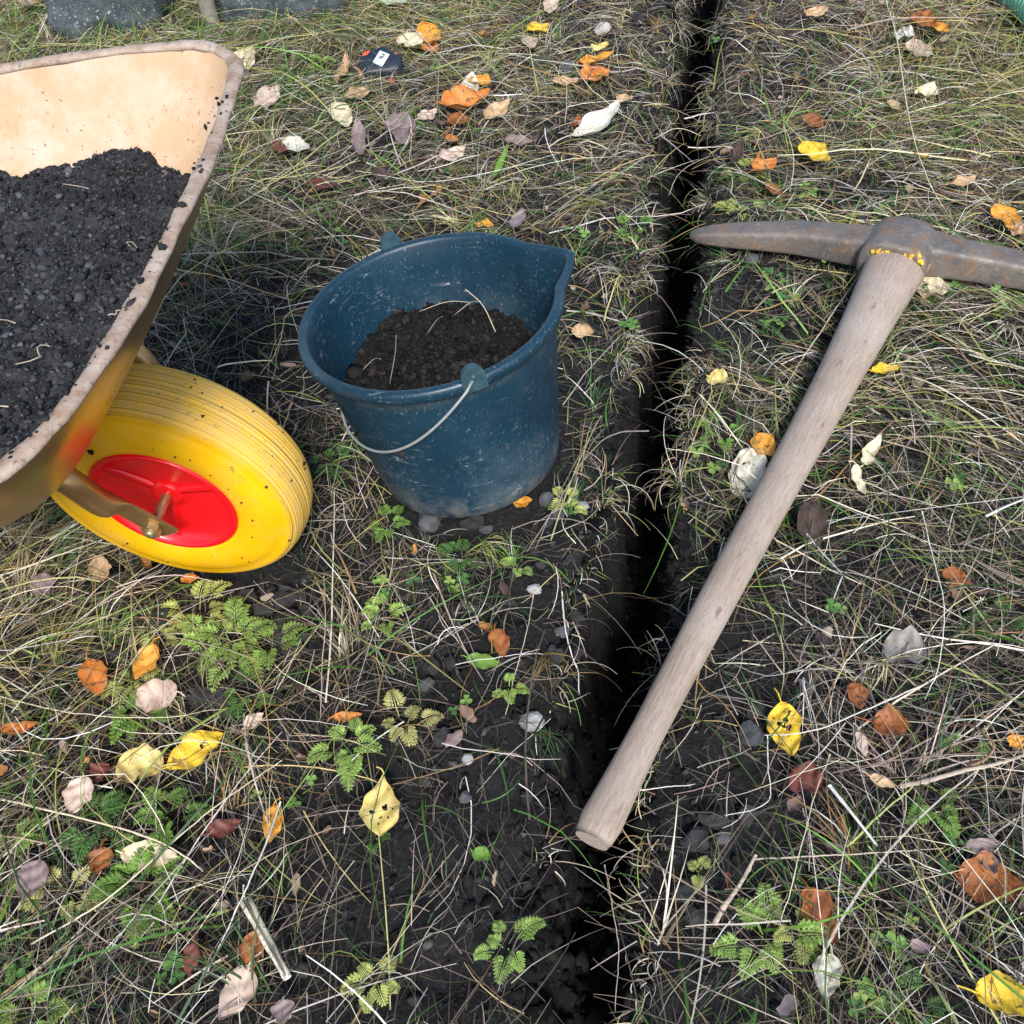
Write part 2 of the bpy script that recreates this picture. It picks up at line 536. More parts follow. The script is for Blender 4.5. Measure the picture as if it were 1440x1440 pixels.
def trench(y):
    c = np.interp(y, TY, TX)
    wl = 0.051 + 0.011 * vnoise(y * 9, y * 0 + 3, 11) + 0.009 * vnoise(y * 31, y * 0, 12) + 0.004 * vnoise(y * 90, y * 0, 16)
    wr = 0.051 + 0.011 * vnoise(y * 8, y * 0 + 7, 13) + 0.009 * vnoise(y * 29, y * 0, 14) + 0.004 * vnoise(y * 85, y * 0, 17)
    wl = wl + 0.016 * np.exp(-((y - 0.74) / 0.17) ** 2)
    return c, -wl, wr


def trench_depth(y):
    return np.interp(y, [0.0, 0.34, 0.46, 0.7, 4], [0.08, 0.11, 0.22, 0.32, 0.32])


def ground_h(x, y, detail=True):
    x = np.asarray(x, float); y = np.asarray(y, float)
    z = 0.010 * vnoise(x * 3.1, y * 3.1, 1) + 0.006 * vnoise(x * 9, y * 9, 2)
    c, el, er = trench(y)
    t = x - c
    edge = np.exp(-((np.abs(t) - 0.13) / 0.07) ** 2)
    lump = vnoise(x * 22, y * 22, 3)
    z += 0.006 * edge + (0.004 + 0.006 * edge) * lump
    if detail:
        z += 0.0028 * vnoise(x * 60, y * 60, 4) + 0.0018 * vnoise(x * 130, y * 130, 5)
    w = np.interp(y, [0.0, 0.36, 0.6, 5], [0.045, 0.040, 0.022, 0.020]) * (1 + 0.5 * vnoise(x * 0 + y * 33, y * 0 + np.sign(t) * 5, 15))
    d = sstep((t - el) / w) * sstep((er - t) / w)
    z -= trench_depth(y) * d - d * (0.012 * vnoise(x * 40, y * 25, 6) + 0.008 * vnoise(x * 90, y * 60, 7))
    return z


def in_trench(x, y, pad=0.0):
    c, el, er = trench(y)
    t = x - c
    return (t > el - pad) & (t < er + pad)


def grow(start, end, step, k):
    out = [start]
    while out[-1] < end:
        out.append(out[-1] + step); step *= k
    return out


tp = list(np.arange(0, 0.085, 0.0028)) + grow(0.0855, 0.9, 0.0045, 1.008) + grow(0.95, 14, 0.03, 1.25)
tt = np.array([-v for v in tp[:0:-1]] + tp)
yy = np.array([-v for v in grow(0.0, 10, 0.05, 1.3)[:0:-1]] + grow(0.0, 3.4, 0.0052, 1.0042) + grow(3.5, 16, 0.06, 1.25))
TT, YY = np.meshgrid(tt, yy)
XX = TT + np.interp(YY, TY, TX)
# let the walls lean and wander a little
ZZ = ground_h(XX, YY)
GV = np.stack([XX, YY, ZZ], -1).reshape(-1, 3)
ny, nt = XX.shape
ii = (np.arange(ny - 1)[:, None] * nt + np.arange(nt - 1)[None, :]).ravel()
GF = np.stack([ii, ii + 1, ii + nt + 1, ii + nt], -1)
ground = obj('ground', mesh_np(GV, GF), M['soil'])
tag(ground, 'dark bare garden soil cut by a narrow trench', 'ground', kind='structure')

# ------------------------------------------------------------------ where things lie (used to keep grass out of them)
BN = np.array([-0.092, 0.046, 0.995]); BN /= np.linalg.norm(BN)
BC = np.array([-0.074, 1.088, 0.303])            # rim centre of the bucket
BH = 0.262
BB = BC - BH * BN
WN = np.array([-0.254, -0.963, -0.084]); WN /= np.linalg.norm(WN)     # axle, towards the camera
WC = np.array([-0.437, 0.919, 0.176])            # hub centre on the near face
WM = WC - 0.042 * WN
HA = np.array([*at(1266, 362, 0.062)[:2], 0.062])     # pick: collar end of handle
HB = np.array([*at(834, 1178, 0.052)[:2], 0.052])      # butt end
PE = np.array([*at(1266, 350, 0.065)[:2], 0.065])     # eye of the head
PL = np.array([*at(970, 331, 0.035)[:2], 0.035])
PR = np.array([*at(1440, 381, 0.05)[:2], 0.05])


def seg_dist(x, y, a, b):
    d = b[:2] - a[:2]; L = d @ d
    t = np.clip(((x - a[0]) * d[0] + (y - a[1]) * d[1]) / L, 0, 1)
    return np.hypot(x - a[0] - t * d[0], y - a[1] - t * d[1])


def blocked(x, y, z):
    b = (np.hypot(x - BB[0], y - BB[1]) < 0.128)
    dx, dy = x - WM[0], y - WM[1]
    s = dx * WN[0] + dy * WN[1]; l = -dx * WN[1] + dy * WN[0]
    rr = np.sqrt(np.maximum(0.175 ** 2 - (WM[2] - np.minimum(z, WM[2])) ** 2, 0))
    b |= (np.abs(s) < 0.044) & (np.abs(l) < rr)
    return b


# control points over the photograph: (px, py, density, green, yellow, length scale, direction px-angle, spread)
CT = [
    (30, 60, 1.0, .60, .5, 1.2, 100, 40), (60, 130, 1.0, .55, .6, 1.2, 100, 40), (400, 70, 1.0, .75, .3, 1.2, 70, 60), (430, 130, 1.0, .6, .3, 1.1, 120, 60),
    (560, 40, 1.0, .45, .8, 1.2, 80, 35), (640, 60, 1.0, .3, .6, 1.0, 60, 60), (720, 60, .9, .15, .3, 1.0, 20, 70), (780, 120, .75, .12, .3, .9, 60, 80), (860, 60, .45, .1, .3, .8, 90, 70),
    (925, 80, 1.0, .3, .8, .7, 85, 25), (1035, 70, .4, .1, .2, .8, 30, 70), (1130, 70, .95, .08, .25, .9, 10, 60), (1250, 60, 1.0, .2, .6, 1.0, 30, 60), (1370, 80, 1.0, .5, 1.0, 1.1, 80, 50), (1420, 160, 1.0, .5, 1.0, 1.1, 160, 50),
    (360, 240, .9, .35, .3, 1.1, 150, 60), (480, 230, .65, .2, .2, 1.0, 100, 70), (600, 200, .65, .2, .3, 1.0, 30, 70), (540, 260, .6, .25, .2, 1.0, 20, 70), (700, 260, .7, .3, .4, .9, 60, 70), (860, 180, .55, .15, .3, .9, 100, 70), (880, 260, .8, .3, .6, .8, 170, 50),
    (1020, 160, .45, .15, .2, .8, 120, 60), (1010, 230, .75, .45, .3, .9, 170, 40), (1120, 170, .9, .15, .25, .9, 160, 70), (1150, 260, .9, .35, .3, .9, 10, 70), (1300, 220, .9, .3, .5, 1.0, 10, 70), (1400, 260, .95, .35, .4, 1.0, 170, 50),
    (270, 400, .9, .45, .35, 1.2, 120, 40), (360, 320, 1.0, .45, .45, 1.2, 60, 50), (420, 400, .6, .3, .2, 1.0, 60, 70), (380, 500, .35, .3, .1, .9, 60, 80), (860, 360, .75, .35, .5, .8, 90, 60), (870, 450, .85, .3, .5, .8, 100, 50),
    (1010, 330, .7, .5, .3, .8, 150, 50), (1020, 420, .35, .35, .2, .8, 130, 50), (1120, 400, .6, .6, .3, .7, 60, 80), (1350, 340, .9, .5, .35, .9, 40, 60), (1360, 450, 1.0, .35, .4, .9, 15, 40), (1250, 470, .9, .4, .3, .9, 15, 40),
    (430, 590, .5, .2, .2, 1.0, 40, 80), (470, 680, .8, .2, .7, 1.0, 80, 40), (830, 530, .45, .2, .2, .9, 60, 70), (820, 640, .45, .35, .3, .9, 110, 60), (970, 530, .85, .35, .4, .9, 100, 40), (1000, 600, .8, .4, .4, .9, 150, 50), (1060, 560, .6, .3, .3, .9, 60, 70), (1250, 600, 1.0, .35, .35, 1.0, 25, 35), (1380, 600, 1.0, .35, .4, 1.0, 20, 35),
    (520, 780, .75, .2, .6, 1.0, 80, 45), (640, 800, .55, .35, .15, .8, 60, 80), (760, 780, .28, .2, .2, .8, 60, 80), (800, 900, .26, .1, .1, .9, 90, 60), (940, 700, .75, .35, .35, .8, 110, 40), (960, 800, .6, .35, .2, .8, 100, 50), (1150, 780, .7, .35, .15, .9, 60, 80), (1250, 750, .9, .3, .3, 1.0, 20, 60), (1400, 760, .9, .3, .35, 1.0, 25, 60),
    (60, 860, 1.0, .55, .75, 1.3, 150, 30), (180, 840, 1.0, .55, .75, 1.3, 140, 35), (290, 860, .7, .35, .5, 1.0, 130, 40), (390, 860, .10, .2, .2, .7, 60, 80), (440, 900, .6, .2, .4, 1.0, 80, 50), (520, 900, .8, .25, .5, 1.0, 80, 45), (640, 930, .5, .25, .2, .9, 40, 80), (730, 980, .32, .15, .1, .9, 60, 80),
    (1000, 920, .4, .3, .1, .9, 60, 80), (1150, 920, .75, .25, .15, 1.0, 60, 80), (1300, 900, .85, .2, .2, 1.1, 30, 70), (1420, 930, .9, .2, .3, 1.1, 20, 60),
    (60, 1020, .9, .35, .5, 1.1, 10, 60), (160, 1120, .8, .4, .4, 1.1, 120, 70), (380, 1080, .85, .35, .5, 1.2, 110, 40), (330, 960, .5, .3, .4, 1.0, 110, 40), (460, 1050, .7, .2, .35, 1.0, 60, 70), (600, 1060, .3, .3, .1, 1.0, 40, 80), (700, 1080, .36, .15, .1, 1.0, 60, 70), (780, 1080, .28, .1, .1, .9, 60, 80),
    (1000, 1060, .65, .1, .15, .8, 150, 70), (1100, 1000, .7, .2, .1, 1.0, 90, 70), (1200, 1080, .75, .3, .15, 1.1, 60, 80), (1380, 1080, .85, .25, .25, 1.1, 160, 60),
    (60, 1240, .95, .35, .35, 1.2, 110, 50), (60, 1380, .95, .4, .35, 1.2, 100, 60), (220, 1320, .8, .4, .25, 1.2, 60, 80), (400, 1300, .7, .2, .15, 1.2, 110, 60), (560, 1180, .3, .15, .1, 1.1, 120, 60), (560, 1330, .4, .2, .15, 1.1, 130, 50), (690, 1180, .55, .15, .2, 1.1, 95, 40), (690, 1320, .6, .3, .25, 1.1, 100, 40), (780, 1250, .3, .15, .1, 1.0, 60, 70), (850, 1300, .25, .1, .1, 1.0, 60, 80),
    (960, 1180, .3, .1, .1, .9, 60, 80), (960, 1320, .6, .2, .15, 1.1, 110, 60), (1080, 1380, .75, .3, .2, 1.1, 150, 70), (1250, 1280, .85, .25, .15, 1.2, 40, 80), (1400, 1340, .85, .25, .2, 1.2, 30, 70), (1250, 1420, .8, .35, .15, 1.1, 60, 80),
]
CT = [(c[0], c[1], min(1.25, c[2] * (1.15 if c[1] < 300 else (0.84 if c[1] > 950 else 0.95))), min(1, c[3] * (1.25 if c[1] < 480 else 1.1)), min(1, c[4] + (0.14 if c[1] < 300 else 0.04)), *c[5:]) for c in CT]  # far rows denser and yellower; their stronger sunlight is partly put into colour
CTW = np.array([at(c[0], c[1])[:2] for c in CT])
CTA = np.array([[c[2], c[3], c[4], c[5], c[7]] for c in CT])
_dirs = []
for c in CT:
    a = math.radians(c[6]); p0 = at(c[0], c[1]); p1 = at(c[0] + 4 * math.cos(a), c[1] + 4 * math.sin(a))
    _dirs.append(math.atan2(p1[1] - p0[1], p1[0] - p0[0]))
CTD = np.array(_dirs)
CTS = np.maximum(0.05, 0.045 * np.linalg.norm(np.c_[CTW, np.full(len(CT), -H)], axis=1))


def field(x, y):
    out = np.zeros((len(x), 5)); dd = np.zeros((len(x), 2))
    for s in range(0, len(x), 20000):
        xs, ys = x[s:s + 20000], y[s:s + 20000]
        d2 = (xs[:, None] - CTW[None, :, 0]) ** 2 + (ys[:, None] - CTW[None, :, 1]) ** 2
        w = np.exp(-d2 / (2 * (CTS * 1.1) ** 2)[None]) + 1e-5 / (d2 + 0.01)
        w /= w.sum(1, keepdims=True)
        out[s:s + 20000] = w @ CTA
        # headings are undirected: blend the doubled angle
        dd[s:s + 20000, 0] = w @ np.cos(2 * CTD); dd[s:s + 20000, 1] = w @ np.sin(2 * CTD)
    return out, 0.5 * np.arctan2(dd[:, 1], dd[:, 0])


def sample_area(n):
    """points spread evenly over the ground in view and a margin round it"""
    y = RNG.uniform(0.02, 3.5, n); x = RNG.uniform(-1.75, 1.75, n)
    half = 0.62 + 0.36 * y
    k = np.abs(x - 0.02 * y) < half
    return x[k], y[k]


def ribbons(px_, py_, z0, th, L, width, e0, e1, kap, n=6, roll=None, taper=0.5, kink=None, cols=None, droop=True, clamp=None):
    N = len(px_)
    t = np.linspace(0, 1, n)[None, :]
    head = th[:, None] + kap[:, None] * t
    if kink is not None:
        head = head + kink[0][:, None] * (t > kink[1][:, None])
    el = e0[:, None] + (e1 - e0)[:, None] * t
    ds = (L / (n - 1))[:, None]
    X = px_[:, None] + np.concatenate([np.zeros((N, 1)), np.cumsum((np.cos(head) * np.cos(el) * ds)[:, :-1], 1)], 1)
    Y = py_[:, None] + np.concatenate([np.zeros((N, 1)), np.cumsum((np.sin(head) * np.cos(el) * ds)[:, :-1], 1)], 1)
    dz = np.concatenate([np.zeros((N, 1)), np.cumsum((np.sin(el) * ds)[:, :-1], 1)], 1)
    G = ground_h(X, Y, False)
    tr = in_trench(X, Y, 0.004)
    Gs = np.where(tr, G[:, :1] if False else 0.0, G)
    Z = np.maximum(Gs + z0[:, None] + dz, Gs + 0.002 + 0.25 * z0[:, None])
    ntr = np.cumsum(tr, 1)
    if droop:
        Z = Z - np.where(tr, 0.006 * ntr ** 1.5 * np.minimum(1, L / 0.08)[:, None] * (0.2 + droop_r(N))[:, None], 0)
    # pressed down under the pick handle and head
    hd = np.minimum(seg_dist(X, Y, HA, HB), np.minimum(seg_dist(X, Y, PE, PL), seg_dist(X, Y, PE, PR)))
    Z = np.where((hd < 0.042) & ~tr, np.minimum(Z, Gs + 0.016), Z)
    bad = blocked(X, Y, Z).any(1)
    # few blades may bridge the trench
    many = (ntr[:, -1] >= 2) & (RNG.random(N) > np.where(Y[:, 0] < 0.43, 0.85, 0.28))
    keep = ~(bad | many | tr[:, 0])
    if clamp is not None: keep &= clamp
    X, Y, Z, head = X[keep], Y[keep], Z[keep], head[keep]
    N = len(X)
    if roll is None: roll = RNG.uniform(-1.2, 1.2, len(keep))
    ro = roll[keep]
    W = (width[keep][:, None] * 0.5) * np.maximum(0.12, (1 - t ** 2 * taper * 1.9).clip(0.1, 1))
    wx = -np.sin(head) * np.cos(ro)[:, None] * W; wy = np.cos(head) * np.cos(ro)[:, None] * W; wz = np.sin(ro)[:, None] * W
    A = np.stack([X - wx, Y - wy, Z - wz], -1); B = np.stack([X + wx, Y + wy, Z + wz], -1)
    V = np.stack([A, B], 2).reshape(-1, 3)
    b = (np.arange(N)[:, None] * (2 * n) + 2 * np.arange(n - 1)[None, :]).ravel()
    F = np.stack([b, b + 1, b + 3, b + 2], -1)
    C = np.repeat(cols[keep], 2 * n, axis=0) if cols is not None else None
    return V, F, C


def droop_r(N):
    return RNG.uniform(0, 1.3, N)


def pick_cols(pal, N, jit=0.18):
    pal = np.array(pal)
    c = pal[RNG.integers(0, len(pal), N)]
    c = c * (1 + jit * RNG.standard_normal((N, 1))) * (1 + 0.05 * RNG.standard_normal((N, 3)))
    return np.clip(c, 0.004, 0.9)


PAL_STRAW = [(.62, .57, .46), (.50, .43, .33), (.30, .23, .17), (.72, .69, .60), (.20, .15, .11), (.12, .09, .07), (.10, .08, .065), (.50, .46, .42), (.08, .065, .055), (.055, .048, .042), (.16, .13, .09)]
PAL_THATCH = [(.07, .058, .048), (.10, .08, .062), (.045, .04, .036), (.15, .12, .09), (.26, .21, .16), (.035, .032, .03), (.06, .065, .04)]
PAL_YEL = [(.55, .46, .20), (.36, .30, .11), (.60, .53, .32), (.34, .20, .08), (.24, .16, .06)]
PAL_GREEN = [(.05, .14, .02), (.08, .20, .03), (.13, .26, .04), (.03, .085, .02), (.20, .33, .08), (.04, .10, .03), (.09, .21, .035)]
PAL_YG = [(.30, .34, .08), (.36, .37, .12), (.24, .30, .07), (.42, .40, .16)]


def straw_colours(a, pal=None):
    N = len(a)
    c = pick_cols(pal or PAL_STRAW, N)
    if pal: return c * (0.75 + 1.0 * a[:, 2:3])  # thatch brightens with yellow, which also paints in the far turf's sunlight
    yl = RNG.random(N) < a[:, 2] * 0.6
    c[yl] = pick_cols(PAL_YEL, int(yl.sum()))
    return c


def layer(nsamp, dens_pow, Lr, wr, z0r, e0r, e1r, kapr, n, green, taper, gmul=1.0, kinkp=0.0):
    x, y = sample_area(nsamp)
    a, d = field(x, y)
    patch = 0.5 + 0.5 * vnoise(x * 11, y * 11, 21) + 0.35 * vnoise(x * 27, y * 27, 22)
    p = a[:, 0] ** dens_pow * np.clip(0.35 + 0.9 * patch, 0.1, 1.3)
    if green != 'g': p = np.maximum(p, 0.13)
    if green == 'g': p = p * a[:, 1] * gmul * np.clip(0.2 + 1.3 * (0.5 + 0.5 * vnoise(x * 8, y * 8, 23)), 0, 1.6)
    k = RNG.random(len(x)) < p
    x, y, a, d = x[k], y[k], a[k], d[k]
    N = len(x)
    flow = 0.9 * vnoise(x * 5, y * 5, 31) + 0.7 * vnoise(x * 14, y * 14, 32)
    th = d + flow * np.radians(a[:, 4] + 12) * 1.0 + np.radians(a[:, 4] + 12) * 0.65 * RNG.standard_normal(N) + np.pi * (RNG.random(N) < 0.5)
    L = RNG.uniform(*Lr, N) * a[:, 3] * (1 + 0.35 * RNG.standard_normal(N)).clip(0.4, 2.0)
    w = RNG.uniform(*wr, N)
    if green == 'g':
        c = pick_cols(PAL_GREEN, N)
        yg = RNG.random(N) < a[:, 2] * 0.7
        c[yg] = pick_cols(PAL_YG, int(yg.sum()))
    else:
        c = straw_colours(a, PAL_THATCH if green == 't' else None)
    kink = None
    if kinkp:
        kink = (np.where(RNG.random(N) < kinkp, RNG.uniform(-1.6, 1.6, N), 0), RNG.uniform(0.3, 0.8, N))
    return ribbons(x, y, RNG.uniform(*z0r, N), th, L, w, np.radians(RNG.uniform(*e0r, N)), np.radians(RNG.uniform(*e1r, N)), RNG.normal(0, kapr, N), n, None, taper, kink, c)


def tufts(nsamp, per, Lr, wr):
    x, y = sample_area(nsamp)
    a, d = field(x, y)
    p = a[:, 0] * (0.25 + 0.75 * a[:, 1]) * np.clip(0.5 + 0.9 * vnoise(x * 7, y * 7, 27), 0.05, 1.2)
    k = RNG.random(len(x)) < p
    x, y, a, d = x[k], y[k], a[k], d[k]
    n0 = len(x)
    lean = d + np.pi * (RNG.random(n0) < 0.5) + RNG.normal(0, 0.6, n0)
    kind = RNG.random(n0)
    base = np.where((kind < 0.30 + 0.5 * a[:, 1])[:, None], pick_cols(PAL_GREEN, n0), np.where((kind < 0.55 + 0.5 * a[:, 2])[:, None], pick_cols(PAL_YG + PAL_YEL, n0), pick_cols(PAL_STRAW[:4], n0)))
    cnt = RNG.integers(per // 2, per * 2, n0)
    ix = np.repeat(np.arange(n0), cnt); N = len(ix)
    X = x[ix] + RNG.normal(0, 0.006, N); Y = y[ix] + RNG.normal(0, 0.006, N)
    th = lean[ix] + RNG.normal(0, 0.55, N)
    L = RNG.uniform(*Lr, N) * a[ix, 3] * RNG.uniform(0.5, 1.15, n0)[ix]
    c = base[ix] * (1 + 0.22 * RNG.standard_normal((N, 1)))
    dry = RNG.random(N) < 0.22
    c[dry] = pick_cols(PAL_STRAW, int(dry.sum()))
    return ribbons(X, Y, RNG.uniform(0, 0.006, N), th, L, RNG.uniform(*wr, N), np.radians(RNG.uniform(25, 75, N)), np.radians(RNG.uniform(-75, -5, N)), RNG.normal(0, 0.45, N), 6, None, 0.5, None, np.clip(c, 0.004, 0.9))


def cat(parts):
    V, F, C, o = [], [], [], 0
    for v, f, c in parts:
        V.append(v); F.append(f + o); C.append(c); o += len(v)
    return np.vstack(V), np.vstack(F), np.vstack(C)


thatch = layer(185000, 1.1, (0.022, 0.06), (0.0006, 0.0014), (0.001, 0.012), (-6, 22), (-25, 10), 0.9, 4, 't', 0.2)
straw = cat([layer(100000, 1.45, (0.045, 0.14), (0.0006, 0.0014), (0.004, 0.036), (-4, 26), (-26, 4), 0.75, 6, 's', 0.35, 1, 0.18),
             layer(5500, 0.9, (0.10, 0.26), (0.0014, 0.0028), (0.014, 0.036), (0, 14), (-14, 2), 0.4, 7, 's', 0.3, 1, 0.2)])
green = cat([tufts(5200, 13, (0.05, 0.13), (0.0011, 0.0024)), layer(62000, 1.0, (0.045, 0.12), (0.0008, 0.0018), (0.002, 0.014), (15, 60), (-40, 10), 0.8, 6, 'g', 0.5, 1.0),
             layer(14000, 1.0, (0.10, 0.20), (0.0018, 0.0036), (0.004, 0.018), (12, 50), (-40, 0), 0.6, 7, 'g', 0.5, 1.0)])
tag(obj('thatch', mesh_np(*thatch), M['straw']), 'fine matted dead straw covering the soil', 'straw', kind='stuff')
tag(obj('dry_grass', mesh_np(*straw), M['straw']), 'long pale dry grass stems lying criss-cross', 'dry grass', kind='stuff')
tag(obj('green_grass', mesh_np(*green), M['grass']), 'thin green and yellowing grass blades', 'grass', kind='stuff')

# turf hanging over the trench edges and fine roots from its walls
ys = RNG.uniform(0.05, 3.3, 7000)
c_, el_, er_ = trench(ys)
side = np.where(RNG.random(len(ys)) < 0.5, -1, 1)
xs = np.where(side < 0, c_ + el_ - RNG.uniform(0.0, 0.02, len(ys)), c_ + er_ + RNG.uniform(0.0, 0.02, len(ys)))
patch = vnoise(ys * 7, side * 5.0, 41) + 0.5 * vnoise(ys * 19, side * 9.0, 42)
k = (patch > -0.1) & ((ys > 0.95) | (RNG.random(len(ys)) < 0.45))
ys, xs, side = ys[k], xs[k], side[k]
N = len(ys)
th = np.where(side < 0, 0.0, np.pi) + RNG.normal(0, 1.0, N) + 0.9 * vnoise(ys * 23, side * 3.0, 43)
n = 7
t = np.linspace(0, 1, n)[None]
L = RNG.uniform(0.015, 0.075, N) * (0.5 + 0.9 * RNG.random(N) ** 2)
el = np.radians(RNG.uniform(-10, 45, N))[:, None] - np.radians(RNG.uniform(5, 125, N))[:, None] * t
hd = th[:, None] + RNG.normal(0, 1.1, N)[:, None] * t
ds = (L / (n - 1))[:, None]
X = xs[:, None] + np.cumsum(np.cos(hd) * np.cos(el) * ds, 1); Y = ys[:, None] + np.cumsum(np.sin(hd) * np.cos(el) * ds, 1)
Z = ground_h(xs, ys * 0 + ys)[:, None] * 0 + 0.006 + np.cumsum(np.sin(el) * ds, 1)
W = RNG.uniform(0.0003, 0.0008, N)[:, None] * (1 - 0.6 * t)
V = np.stack([np.stack([X - W * np.sin(hd), Y + W * np.cos(hd), Z], -1), np.stack([X + W * np.sin(hd), Y - W * np.cos(hd), Z], -1)], 2).reshape(-1, 3)
b = (np.arange(N)[:, None] * (2 * n) + 2 * np.arange(n - 1)[None, :]).ravel()
Fh = np.stack([b, b + 1, b + 3, b + 2], -1)
Ch = pick_cols(PAL_STRAW + PAL_STRAW + PAL_YEL + PAL_YG[:2] + PAL_GREEN[:4], N)
tag(obj('trench_fringe', mesh_np(V, Fh, np.repeat(Ch, 2 * n, axis=0)), M['straw']), 'straw and roots hanging over the trench edges', 'roots', kind='stuff')

# ------------------------------------------------------------------ soil crumbs
ICO = None
bm = bmesh.new(); bmesh.ops.create_icosphere(bm, subdivisions=1, radius=1.0)
bm.verts.index_update()
ICO_V = np.array([v.co[:] for v in bm.verts]); ICO_F = np.array([[v.index for v in f.verts] for f in bm.faces]); bm.free()
bm = bmesh.new(); bmesh.ops.create_icosphere(bm, subdivisions=2, radius=1.0)
bm.verts.index_update()
ICO2_V = np.array([v.co[:] for v in bm.verts]); ICO2_F = np.array([[v.index for v in f.verts] for f in bm.faces]); bm.free()


def crumbs(P, r, cols, V0=ICO_V, F0=ICO_F, rough=0.38):
    N = len(P); k = len(V0)
    jit = 1 + rough * RNG.standard_normal((N, k, 1))
    sc = RNG.uniform(0.7, 1.25, (N, 1, 3)); sc[:, :, 2] *= 0.85
    V = V0[None] * jit * sc * r[:, None, None]
    a = RNG.uniform(0, 6.28, N)
    ca, sa = np.cos(a)[:, None], np.sin(a)[:, None]
    V = np.stack([V[..., 0] * ca - V[..., 1] * sa, V[..., 0] * sa + V[..., 1] * ca, V[..., 2]], -1) + P[:, None]
    F = (F0[None] + (np.arange(N) * k)[:, None, None]).reshape(-1, 3)
    return V.reshape(-1, 3), F, np.repeat(cols, k, axis=0)


def crumb_mesh(P, r, cols, off=None):
    V, F, C = crumbs(P, r, cols)
    return mesh_np(V if off is None else V - off, F, C, False)


x, y = sample_area(100000)
a, d = field(x, y)
cx, el, er = trench(y)
near = np.exp(-((np.abs(x - cx) - 0.07) / 0.09) ** 2)
bare = 1 - a[:, 0]
cl = 0.5 + 0.5 * vnoise(x * 9, y * 9, 51)
k = (RNG.random(len(x)) < np.clip(0.03 + np.maximum(bare, 0) ** 1.2 * 1.3 * cl + 0.30 * near * cl, 0, 1)) & ~in_trench(x, y, 0.003)
x, y = x[k], y[k]
r = np.minimum(0.0010 + RNG.exponential(0.0018, len(x)), 0.011)
z = ground_h(x, y) + r * 0.35
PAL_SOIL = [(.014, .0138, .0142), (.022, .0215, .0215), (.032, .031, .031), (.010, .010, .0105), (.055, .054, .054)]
tag(obj('soil_crumbs', crumb_mesh(np.stack([x, y, z], -1), r, pick_cols(PAL_SOIL, len(x), 0.2)), M['crumb']), 'loose dark crumbs of soil scattered beside the trench', 'soil', kind='stuff')
# crumbs lying in the trench bottom
y = RNG.uniform(0.1, 3.2, 2600); cx, el, er = trench(y)
x = cx + RNG.uniform(-0.03, 0.03, len(y)); r = np.minimum(0.002 + RNG.exponential(0.003, len(x)), 0.014)
tag(obj('trench_crumbs', crumb_mesh(np.stack([x, y, ground_h(x, y) + 0.4 * r], -1), r, pick_cols(PAL_SOIL[:4], len(x), 0.2) * 0.45), M['crumb']), 'crumbled earth on the floor of the trench', 'soil', kind='stuff')  # tint darkened: the trench's shade is put into the crumb colour

y = RNG.uniform(0.05, 3.2, 9000); cx, el, er = trench(y)
sd_ = RNG.random(len(y)) < 0.5
off_ = RNG.uniform(-0.012, 0.030, len(y))
x = cx + np.where(sd_, el + off_, er - off_)
r = np.minimum(0.0012 + RNG.exponential(0.0026, len(x)), 0.012)
P_ = np.stack([x, y, ground_h(x, y) + 0.2 * r], -1)
tag(obj('trench_wall_crumbs', crumb_mesh(P_, r, pick_cols(PAL_SOIL[:4], len(x), 0.2) * 0.5), M['crumb']), 'crumbling earth along the sides of the trench', 'soil', kind='stuff')  # wall crumbs darker than bank crumbs, shade of the cut painted in

# ------------------------------------------------------------------ wheelbarrow
barrow = empty('wheelbarrow', (WM[0], WM[1], 0.0))
tag(barrow, 'orange wheelbarrow full of soil with solid yellow tyre and red hub', 'wheelbarrow')


def child(name, V, F, mat, parent, smooth=True, mids=None):
    """mesh given in world coordinates, parented to an unrotated root"""
    root = np.zeros(3); p = parent
    while p is not None:
        root = root + np.array(p.location); p = p.parent
    return obj(name, mesh(np.asarray(V) - root, F, smooth, mids), mat, parent)


TO = np.array([-0.29113, 0.89669]); TF = np.array([0.989, -0.148]); TV = np.array([0.148, 0.989])


def tw(u, v, z):
    p = TO + u * TF + v * TV
    return np.array([p[0], p[1], z])


def outline(fu, vf, vn, bu, vbf, vbn, rf, rn, rb, bow):
    """closed tray outline in (u, v): front edge from far to near, near side, back, far side"""
    cs = [((fu, vf), rf), ((fu, vn), rn), ((bu, vbn), rb), ((bu, vbf), rb)]
    pts = []
    n = 4
    for i in range(n):
        p, r = np.array(cs[i][0]), cs[i][1]
        a = np.array(cs[i - 1][0]) - p; a /= np.linalg.norm(a)
        b = np.array(cs[(i + 1) % n][0]) - p; b /= np.linalg.norm(b)
        for k in range(9):
            s = k / 8
            q0, q1, q2 = p + a * r, p, p + b * r
            pts.append((1 - s) ** 2 * q0 + 2 * s * (1 - s) * q1 + s * s * q2)
        e0 = p + b * r
        nx = np.array(cs[(i + 1) % n][0]); e1 = nx - b * cs[(i + 1) % n][1]
        for k in range(1, 14):
            pts.append(e0 + (e1 - e0) * k / 14)
    pts = np.array(pts)
    # the front edge bows out a little
    fr = pts[:, 0] > fu - 0.08
    w = np.clip((pts[:, 0] - (fu - 0.08)) / 0.08, 0, 1)
    pts[:, 0] += np.where(fr, w * bow * np.clip(1 - ((pts[:, 1] + 0.03) / 0.34) ** 2, -0.6, 1), 0)
    return pts


RIM = outline(0.0, 0.325, -0.41, -1.02, 0.33, -0.42, 0.085, 0.14, 0.20, 0.024)
BOT = outline(-0.165, 0.20, -0.20, -0.72, 0.20, -0.20, 0.10, 0.11, 0.14, 0.010)


def rim_z(u): return 0.600 - 0.085 * np.maximum(0, -u - 0.12) + 0.035 * np.maximum(0, -u - 0.55)


